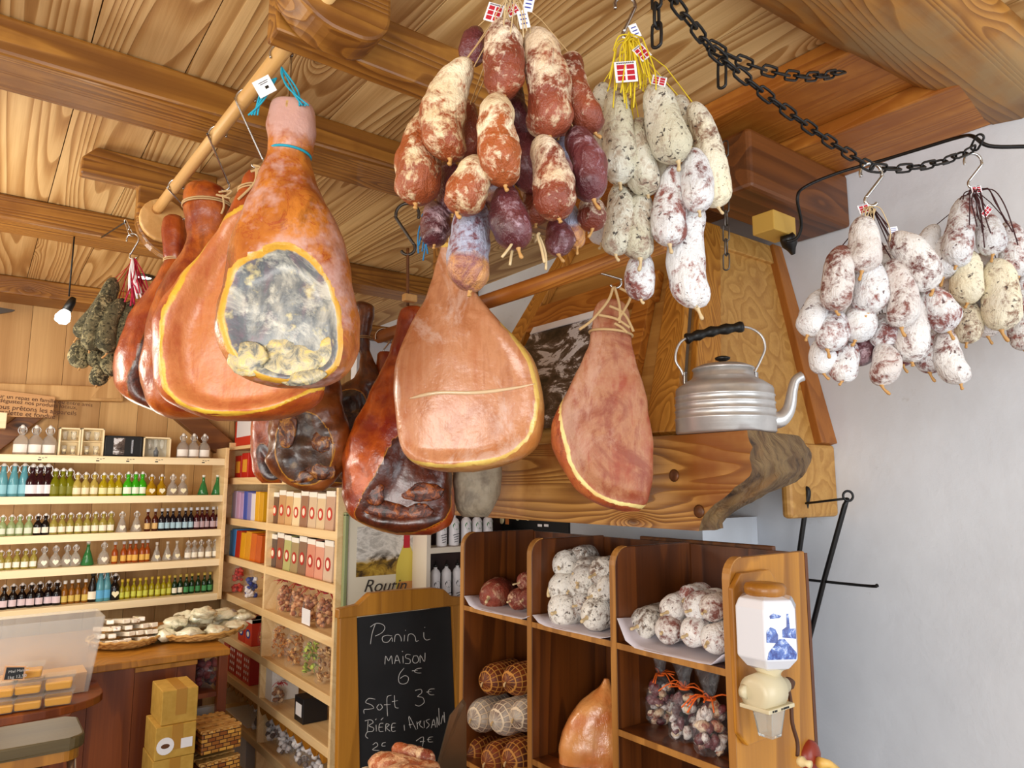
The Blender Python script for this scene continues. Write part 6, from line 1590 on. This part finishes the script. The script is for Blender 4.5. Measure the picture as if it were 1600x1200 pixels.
strokes = [
 [(955, 425), (965, 360), (985, 300)], [(955, 318), (990, 296), (1030, 302), (1045, 325), (1025, 355), (985, 375)],
 [(1090, 375), (1060, 370), (1030, 382), (1035, 410), (1065, 412), (1088, 385), (1092, 410)], [(1105, 412), (1110, 372), (1130, 365), (1145, 385), (1148, 408)],
 [(1165, 408), (1168, 368)], [(1172, 340), (1176, 338)], [(1188, 408), (1192, 368), (1215, 362), (1234, 380), (1240, 408), (1256, 402)], [(1288, 352), (1290, 385), (1305, 400), (1328, 394)], [(1292, 322), (1296, 320)],
 [(1045, 552), (1050, 500), (1068, 530), (1085, 498), (1092, 550)], [(1105, 548), (1120, 495), (1140, 545)], [(1110, 528), (1136, 526)], [(1158, 500), (1160, 545)], [(1152, 472), (1158, 470)], [(1205, 492), (1180, 490), (1175, 510), (1202, 522), (1200, 545), (1172, 546)],
 [(1225, 500), (1218, 530), (1235, 545), (1255, 530), (1248, 500), (1225, 500)], [(1265, 542), (1266, 495), (1292, 535), (1296, 480)], 
 [(1165, 575), (1135, 615), (1132, 660), (1155, 675), (1185, 665), (1192, 635), (1170, 622), (1140, 640)], [(1275, 575), (1245, 580), (1230, 595), (1245, 605), (1272, 606)], [(1215, 592), (1250, 590)],
 [(985, 770), (945, 765), (925, 790), (960, 805), (975, 825), (945, 832), (915, 835), (915, 860)], [(1010, 800), (995, 820), (1010, 838), (1030, 820), (1018, 800)], [(1085, 745), (1060, 755), (1058, 800), (1062, 875)], [(1040, 805), (1080, 802)], [(1105, 745), (1108, 815), (1130, 825)], [(1090, 785), (1125, 778)],
 [(1235, 715), (1270, 708), (1275, 730), (1250, 752), (1282, 760), (1290, 790), (1260, 812), (1235, 805)], [(1355, 705), (1325, 708), (1315, 728), (1330, 742), (1352, 742)], [(1305, 725), (1335, 722)],
 [(935, 975), (940, 905)], [(920, 905), (955, 898), (972, 915), (945, 935), (975, 950), (968, 970), (935, 975), (925, 1000), (940, 1015)], [(990, 930), (992, 970)], [(985, 900), (992, 892)], [(1035, 920), (1012, 925), (1010, 968), (1036, 970)], [(1010, 945), (1030, 944)], [(1020, 900), (1035, 885)], [(1050, 970), (1052, 925), (1072, 930), (1055, 948), (1078, 970)], [(1112, 920), (1090, 925), (1088, 968), (1112, 968)], [(1088, 946), (1108, 944)],
 [(1165, 930), (1168, 965)],
 [(1205, 950), (1195, 875), (1240, 960)], [(1195, 930), (1220, 925)], [(1245, 910), (1250, 955)], [(1245, 925), (1270, 905), (1262, 930), (1285, 950)], [(1290, 905), (1292, 948)], [(1325, 895), (1302, 905), (1322, 930), (1305, 952)], [(1335, 950), (1350, 895), (1362, 945)], [(1340, 930), (1358, 928)], [(1372, 945), (1370, 880), (1385, 935), (1382, 825)], [(1395, 925), (1408, 870), (1418, 915)], [(1415, 850), (1420, 915)],
 [(970, 1055), (990, 1040), (1000, 1060), (968, 1085), (1010, 1090)], [(1050, 1040), (1030, 1045), (1028, 1062), (1048, 1062)], [(1240, 1030), (1285, 1005), (1280, 1065)], [(1265, 1035), (1295, 1032)], [(1345, 1005), (1320, 1010), (1318, 1035), (1345, 1036)], [(1310, 1022), (1335, 1020)],
]
lines = {}
for st_ in strokes:
    pts = [K(*Z4(x, y))+Vector((0, -.0008, 0)) for x, y in st_]
    yy = sum(y for _, y in st_)/len(st_)
    k = min(range(6), key=lambda q: abs(yy-(365, 520, 625, 790, 935, 1045)[q]))
    lines.setdefault(k, MB()).tube(catm(pts, 4) if len(pts) > 2 else pts, .0013, 5)
for k in sorted(lines): finish('chalk_lettering', lines[k], chalk, ch)
# ================================================================ counter on the left
ZK = .86
YQ = 3.50
ct = thing('counter', 'red-brown wooden counter with open end cubby, left', 'counter', (-.5, YQ, 0))
cxr = HY(358, 1012, YQ).x; cxp = HY(309, 1030, YQ).x; cx_m = HY(212, 1040, YQ).x
mb = MB(); x = -2.6
while x < cxp-.001:
    w = min(.17, cxp-x); mb.box((x+.0008, YQ+.02, 0), (x+w-.0008, YQ+.045, ZK-.03)); x += w
finish('front_boards', mb, M['counter'], ct)
finish('top', MB().box((-2.6, YQ-.02, ZK-.03), (cxr, YQ+.85, ZK)), M['frame'], ct, bevel=.004)
finish('corner_post', MB().box((cxr-.04, YQ, 0), (cxr, YQ+.04, ZK-.03)), M['counter'], ct, bevel=.003)
finish('rail', MB().box((cx_m, YQ+.0, ZK-.055), (cxp, YQ+.018, ZK-.035)), M['frame'], ct, bevel=.002)
finish('cubby_back', MB().box((cxp, YQ+.4, 0), (cxr, YQ+.42, ZK-.03)), M['dkshelf'], ct)
zcb = HY(335, 1080, YQ+.03).z
finish('cubby_shelf', MB().box((cxp, YQ+.02, zcb-.02), (cxr-.04, YQ+.4, zcb)), M['counter'], ct)
c = Vector((HY(325, 1075, YQ+.12).x, YQ+.14, zcb+.001)); bag(c, .13, .18, .7, [bt('6A1418'), bt('8A2A2A'), bt('3A1A1A')], 'dark red sweet bag in the open cubby of the counter', 'sweet_bag', 'bag', None, None, 30, .13, 120)
p = HY(324, 1140, YQ+.1); tag(finish('white_board', MB().box((p.x-.05, YQ+.1, 0.02), (p.x+.07, YQ+.13, p.z+.10)), plain('grey_white_board', 'C8C8C4', .6)), 'grey-white board standing in the lower cubby of the counter', 'board')
# lower shelf counter in front, with rounded end
ZL = .80
pL = HY(158, 1035, 3.42)
lw = thing('serving_ledge', 'lower wooden ledge with rounded end carrying the orange tubs', 'counter', (-1.2, 3.3, ZL-.03))
cur = [( -2.6, 3.14), (-.95, 3.14)]+[(pL.x-.25+.25*math.sin(a), 3.14+.18*(1-math.cos(a))) for a in [math.pi/2*i/8 for i in range(9)]]+[(pL.x, YQ-.021), (-2.6, YQ-.021)]
finish('ledge_board', MB().prism([(x, y, ZL-.03) for x, y in cur], (0, 0, .03)), M['counter'], lw, bevel=.004)
bx_ = HY(12, 1120, 3.3).x
finish('support', MB().prism([(bx_, 3.2, 0), (bx_+.03, 3.2, 0), (bx_+.03, 3.2, ZL-.25), (bx_+.20, 3.2, ZL-.03), (bx_, 3.2, ZL-.03)], (0, .04, 0)), M['counter'], lw, bevel=.004)
# wicker baskets
wick = wood('wicker', '9A6428', 'E2B96E', 0, 3, 30, 20, .6, .8, island=False, knots=False)
def wbasket(px, py, rpx, label, z=ZK, hh=.045):
    c = HZ(px, py, z); D = c.x*sy+c.y*cy; R = rpx/F*D
    t = thing('wicker_tray', label, 'basket', (c.x, c.y, z)); c.z = z+.001
    finish('tray', MB().lathe([(R*.70, 0), (R*.74, .004), (R*.95, hh*.7), (R*.93, hh*.75), (R*.70, .008)], 40, c), wick, t)
    for k in range(3):
        mb = MB(); n = 60; mb.tube([c+Vector((R*(.82+.075*k)*math.cos(a), R*(.82+.075*k)*math.sin(a), hh*(.35+.24*k)+.004*math.sin(a*22+k*2.1))) for a in [6.283*i/n for i in range(n)]], .0065, 6, closed=True)
        finish('woven_rim', mb, wick, t)
    return c, R
cA_, RA_ = wbasket(195, 1008, 52, 'round wicker tray of wrapped nougat sticks, left of the two')
cB_, RB_ = wbasket(311, 994, 64, 'round wicker tray of wrapped cheese portions, right of the two')
def stick_mat():
    t = NT('nougat_in_film'); co = t.vmath('ADD', t.coord(), t.orand()); n = t.noise(co, 60, 4, .6)
    return t.out(t.ramp(n, [(.30, 'A06A44'), (.37, 'F0E4D0'), (.66, 'F8F2E6'), (.76, 'C8A070')]), .15, Coat_Weight=.7)
sm_ = stick_mat(); rn = random.Random(9)
k = 0
for lay in range(4):
    for i in range(7-lay):
        x = (i-(6-lay)/2)*.042; M3 = Matrix.Translation(cA_+Vector((x, -.01+.022*lay+rn.uniform(-.015, .015), 0.024+.026*lay))) @ Matrix.Rotation(rn.uniform(-.25, .25)+.15, 4, 'Z') @ Matrix.Rotation(-.12, 4, 'X')
        L = .10*min(1, math.sqrt(max(.2, 1-(x/RA_)**2)))
        mb = MB().box((-.016, -L, -.010), (.016, L, .010), 0, M3)
        tag(finish('nougat_stick', mb, sm_, bevel=.004), f"wrapped nougat stick in the left wicker tray, {('bottom', 'second', 'third', 'top')[lay]} layer, {nth(i, 7-lay)}", 'sweet', 'nougat sticks in the wicker tray'); k += 1
def wrapm():
    t = NT('cheese_in_film'); co = t.vmath('ADD', t.coord(), t.orand()); n = t.noise(co, 16, 5, .7, .8); t.bump(n, .9, .01)
    return t.out(t.ramp(n, [(.30, 'A8A88A'), (.45, 'E6E2C4'), (.62, 'F4EED6'), (.75, 'C8CABC')]), .15, Coat_Weight=.8)
wm = wrapm()
spots = [(-.17, -.05, 0), (-.07, -.10, 0), (.05, -.10, 0), (.15, -.04, 0), (-.12, .08, 0), (.0, .12, 0), (.12, .09, 0), (-.11, -.02, 1), (.01, .0, 1), (.12, .04, 1), (-.04, .1, 1), (.21, .05, .6), (.0, -.05, 1.6)]
nms = ['front left', 'front', 'front centre right', 'front right', 'rear left', 'rear', 'rear right', 'second layer left', 'second layer centre', 'second layer right', 'second layer rear', 'far right edge', 'topmost']
for i, ((x, y, l), nm) in enumerate(zip(spots, nms)):
    M3 = Matrix.Rotation(rn.uniform(0, 3), 4, 'Z')
    mb = MB().blob(cB_+Vector((x, y, 0.034+.050*l)), .062, i+3, .55, 16, 0, (1.05, .8, .42), M3)
    tag(finish('wrapped_cheese', mb, wm), f'film-wrapped pale cheese portion in the right wicker tray, {nm}', 'cheese', 'wrapped cheeses in the wicker tray')
# acrylic bin and tubs
ac = NT('frosted_acrylic'); co = ac.coord(); acm = ac.out('E4E2DC', .12); ac.put(ac.b.inputs['Alpha'], .24)
Ya = 3.32
bn = thing('acrylic_bin', 'wide clear acrylic bin behind the orange tubs', 'bin', (-1.2, Ya, ZL))
A0 = HY(-30, 1040, Ya).x; A1 = HY(150, 1040, Ya); A2 = HY(160, 960, Ya)
zt5 = A2.z; xB_ = HY(140, 1030, Ya).x; zb5 = ZL+.002
finish('front_sheet', MB().prism([(A0, Ya, zb5), (xB_, Ya, zb5), (A2.x, Ya-.05, zt5), (A0, Ya-.05, zt5)], (0, .004, 0)), acm, bn)
finish('end_sheet', MB().prism([(xB_, Ya, zb5), (xB_, Ya+.16, zb5), (A2.x, Ya+.17, zt5), (A2.x, Ya-.05, zt5)], (.004, 0, 0)), acm, bn)
finish('rear_sheet', MB().prism([(A0, Ya+.16, zb5), (xB_, Ya+.16, zb5), (A2.x, Ya+.17, zt5), (A0, Ya+.17, zt5)], (0, .004, 0)), acm, bn)
finish('fill', MB().prism([(A0, Ya+.006, zb5), (xB_-.01, Ya+.006, zb5), (xB_-.005, Ya-.005, zb5+.075), (A0, Ya-.005, zb5+.075)], (0, .14, 0)), plain('orange_preserve', 'DCA040', .3), bn)
jelly = plain('orange_jelly', 'DC9C0C', .25); tubm = NT('clear_tub'); tm = tubm.out('F2EEE4', .1); tubm.put(tubm.b.inputs['Alpha'], .09)
def tub(px, py, wp, label, z):
    p = HY(px, py, Ya-.12); D = p.x*sy+p.y*cy; w = wp/F*D; h = w*.55
    t = thing('plastic_tub', label, 'tub', (p.x, p.y, z), 'orange preserve tubs')
    c = Vector((p.x, p.y, z)); Rz = Matrix.Rotation(-.12, 4, 'Z')
    def fr(mb, w0, w1, z0, z1, dep): 
        vs = [c+Rz @ Vector(v) for v in ((-w0, -w0*dep, z0), (w0, -w0*dep, z0), (w0, w0*dep, z0), (-w0, w0*dep, z0), (-w1, -w1*dep, z1), (w1, -w1*dep, z1), (w1, w1*dep, z1), (-w1, w1*dep, z1))]
        mb.add(vs, ((3, 2, 1, 0), (4, 5, 6, 7), (0, 1, 5, 4), (1, 2, 6, 5), (2, 3, 7, 6), (3, 0, 4, 7))); return mb
    finish('preserve', fr(MB(), w*.40, w*.44, .003, h*.6, .75), jelly, t, bevel=.006)
    finish('tub_wall', fr(MB(), w*.42, w*.5, .001, h*.92, .75), tm, t, bevel=.004)
    finish('lid', fr(MB(), w*.52, w*.53, h*.92, h*.99, .75), tm, t, bevel=.002)
    return h
h_ = tub(48, 1052, 40, 'orange preserve tub, bottom of the stack of three', ZL+.001)
tub(48, 1030, 39, 'orange preserve tub, middle of the stack of three', ZL+.002+h_)
tub(50, 1008, 38, 'orange preserve tub, top of the stack of three', ZL+.003+2*h_)
tub(95, 1048, 40, 'orange preserve tub, lower of the right stack of two', ZL+.001)
tub(96, 1026, 40, 'orange preserve tub, upper of the right stack of two', ZL+.002+h_)
tub(5, 1052, 40, 'orange preserve tub at the left edge, lower', ZL+.001)
tub(6, 1026, 40, 'orange preserve tub at the left edge, upper', ZL+.002+h_)
YS_ = Ya-.19
sg2 = thing('price_slate', 'tiny framed slate with chalked price before the tubs', 'sign', HY(22, 1064, YS_))
Pp = [HY(3, 1064, YS_), HY(38, 1062, YS_), HY(41, 1041, YS_), HY(8, 1041, YS_)]
finish('wood_frame', MB().prism(Pp, (0, .006, 0)), plain('salmon_frame', 'D8A070', .5), sg2)
cc_ = sum(Pp, Vector())/4; Pi = [cc_+(p-cc_)*.84+Vector((0, -.001, 0)) for p in Pp]
finish('slate', MB().prism(Pi, (0, .002, 0)), M['black'], sg2)
text('Miel Maison', Pi[3]+Vector((.006, -.001, -.020)), .0125, chalk, Vector((1, 0, 0)), UP, sg2, 'chalk_writing')
text('1kg 13,50', Pi[3]+Vector((.004, -.001, -.040)), .0145, chalk, Vector((1, 0, 0)), UP, sg2, 'chalk_writing')
# cardboard boxes
card_m = NT('brown_cardboard'); cmn = card_m.noise(card_m.coord(), 30, 2); cardm = card_m.out(card_m.ramp(cmn, [(.3, 'B48C34'), (.7, 'C49C44')]), .75)
tape = plain('parcel_tape', 'B08030', .3)
def cbox(px0, px1, pyb, h, y, label, z, logo=True, rz=0.0, dp=.2):
    a = HY(px0, pyb, y).x; b_ = HY(px1, pyb, y).x; t = thing('cardboard_box', label, 'box', ((a+b_)/2, y+dp/2, z))
    finish('carton', MB().box((a, y, z), (b_, y+dp, z+h)), cardm, t, bevel=.003)
    m_ = (a+b_)/2+.005
    finish('tape', MB().box((m_-.02, y-.0012, z+h*.25), (m_+.02, y+dp, z+h+.0008)), tape, t)
    if logo:
        mb = MB(); cc = Vector((a+(b_-a)*.25, y-.0015, z+h*.4)); r = .032
        mb.prism([cc+Vector((r*math.cos(q), 0, r*math.sin(q))) for q in [6.283*i/20 for i in range(20)]], (0, .001, 0)); finish('round_sticker', mb, M['paper'], t)
        mb = MB(); mb.prism([cc+Vector((r*.5*math.cos(q), -.0006, r*.28*math.sin(q))) for q in [6.283*i/14 for i in range(14)]], (0, .0005, 0)); finish('sticker_print', mb, M['braceb'], t)
        finish('address_label', MB().box((b_-.055, y-.0015, z+h*.25), (b_-.012, y-.0005, z+h*.55)), M['paper'], t)
    return z+h
yb_ = 3.18
zt1 = HY(280, 1078, yb_).z; zm1 = HY(280, 1131, yb_).z; zm2 = HY(280, 1182, yb_).z
hb = zt1-zm1
z0_ = zm2-(zm1-zm2)
levels = [zm2-2*(zm1-zm2), z0_, zm2, zm1]
hL = zm1-zm2
zc0 = 0.0; nlow = 2
cbox(238, 302, 1200, zm2-hL-.001-.2-.001 if False else (zm2-hL-.001)/1.0, yb_-.005, 'lowest tall cardboard box of the stack by the counter, mostly below the frame', 0.0, False)
cbox(238, 302, 1200, hL-.001, yb_, 'third cardboard box from the top of the stack, with round sticker', zm2-hL)
cbox(241, 304, 1182, hL-.001, yb_, 'second cardboard box from the top, with round sticker and label', zm2)
cbox(251, 307, 1131, hb, yb_+.01, 'top cardboard box of the stack with yellowish tape', zm1, False)
# woven crates
wv = NT('woven_splint'); co = wv.coord(); br_ = wv.n('ShaderNodeTexBrick', {'Vector': wv.n('ShaderNodeMapping', {'Vector': co, 'Rotation': (math.pi/2, 0, 0)}), 'Scale': 16.0, 'Mortar Size': .03, 'Color1': lin('E0A848'), 'Color2': lin('8A4A14'), 'Mortar': lin('3A1606')})
wvm = wv.out(br_.outputs[0], .5); wv.bump(br_.outputs[1], -.6, .01)
for i, (zz0, lab_) in enumerate(((HY(343, 1172, 3.25).z, 'upper woven splint basket beside the cardboard boxes'), (HY(343, 1172, 3.25).z-.125, 'lower woven splint basket beside the cardboard boxes'))):
    a = HY(308, 1160, 3.25).x; b_ = HY(372, 1160, 3.25).x
    t = thing('splint_basket', lab_, 'basket', ((a+b_)/2, 3.4, zz0))
    mb = MB(); nb = 8
    Mr = Matrix.Translation(((a+b_)/2, 3.33, zz0)) @ Matrix.Rotation(.10, 4, 'Z')
    w2 = (b_-a)/2
    finish('basket_body', MB().box((-w2, -.10, 0), (w2, .14, .085), 0, Mr), wvm, t, bevel=.006)
    mb = MB()
    for k in range(6): mb.box((-w2+.003+k*w2/3, -.102, .082), (-w2+k*w2/3+w2/5, .142, .09), 0, Mr)
    for k in range(4): mb.box((-w2-.002, -.09+k*.06, .083), (w2+.002, -.06+k*.06, .0925), 0, Mr)
    finish('splint_lid', mb, wick, t)
sp_z = HY(343, 1172, 3.25).z-.125
tag(finish('low_crate', MB().box((a, 3.23, 0), (b_, 3.47, sp_z-.002)), M['counter'], bevel=.004), 'low wooden crate under the woven splint baskets', 'crate')
# stool
zs_ = HY(60, 1160, 2.55).z
so = thing('bar_stool', 'dark olive topped stool with steel legs, bottom left corner', 'stool', HY(60, 1165, 2.6))
ax_ = HY(128, 1160, 2.5).x; a0_ = HY(-60, 1160, 2.5).x
pl = [(a0_, 2.42), (ax_-.04, 2.42)]+[(ax_-.04+.04*math.sin(q), 2.46-.04*math.cos(q)) for q in [math.pi/2*i/5 for i in range(6)]]+[(ax_, 2.62), (ax_-.03, 2.65), (a0_, 2.65)]
finish('seat', MB().prism([(x, y, zs_-.0) for x, y in pl], (0, 0, .035)), wood('olive_seat', '3A2E14', '6A5830', 0, 3, 6, .5, .5, .5), so, bevel=.01)
finish('apron', MB().prism([(x-.01, y+.01 if y < 2.5 else y-.01, zs_-.03) for x, y in pl], (0, 0, .03)), M['frame'], so)
for x in (ax_-.03, ax_-.11, a0_+.02):
    finish('leg', MB().tube([(x, 2.46, zs_-.01), (x+.06, 2.40, 0)], .012, 10), M['steel'], so)
# ================================================================ foreground: dried sausages and steel scoop
for i, (x0, y0, x1, y1, w, d, lab_) in enumerate(((575, 1190, 690, 1212, 34, 1.55, 'coarse red-brown dry sausage at the bottom edge, lower one'), (612, 1168, 680, 1190, 24, 1.58, 'coarse red-brown dry sausage at the bottom edge, upper one'), (600, 1210, 700, 1222, 40, 1.50, 'coarse dry sausage at the bottom edge, frontmost'), (560, 1205, 590, 1225, 24, 1.56, 'pale sausage end at the bottom edge left of the red-brown ones'))):
    M['s_fore'] = M.get('s_fore') or saus_mat('coarse_red_brown', '8A3A1C', 'B8602E', 'F0C89A', 'E0A878', .53, None, 30, .6, .35, .3)
    sausage(Q(x0, y0, d), Q(x1, y1, d), w/2/F*d, M['s_fore'] if i < 3 else M['s_cream'], lab_, None, .05, 300+i, tip=True, tipm=M['clear'], lump=.16, taper=1)
fc = Q(640, 1245, 1.6)
tag(finish('sausage_crate', MB().box((fc.x-.16, fc.y-.12, 0), (fc.x+.14, fc.y+.12, fc.z-.0)), M['frame'], bevel=.005), 'wooden crate below the frame carrying the foreground sausages', 'crate')
pts = [Q(722, 1093, 1.72), Q(727, 1100, 1.78), Q(728, 1230, 1.86), Q(672, 1235, 1.60), Q(702, 1118, 1.66)]
o = finish('steel_scoop', MB().prism(pts, FW*.003+RT*.002), NT('stained_steel').out('8A7C64', .3, Metallic=.85))
tag(o, 'slanted steel scoop standing left of the netted roasts', 'scoop')
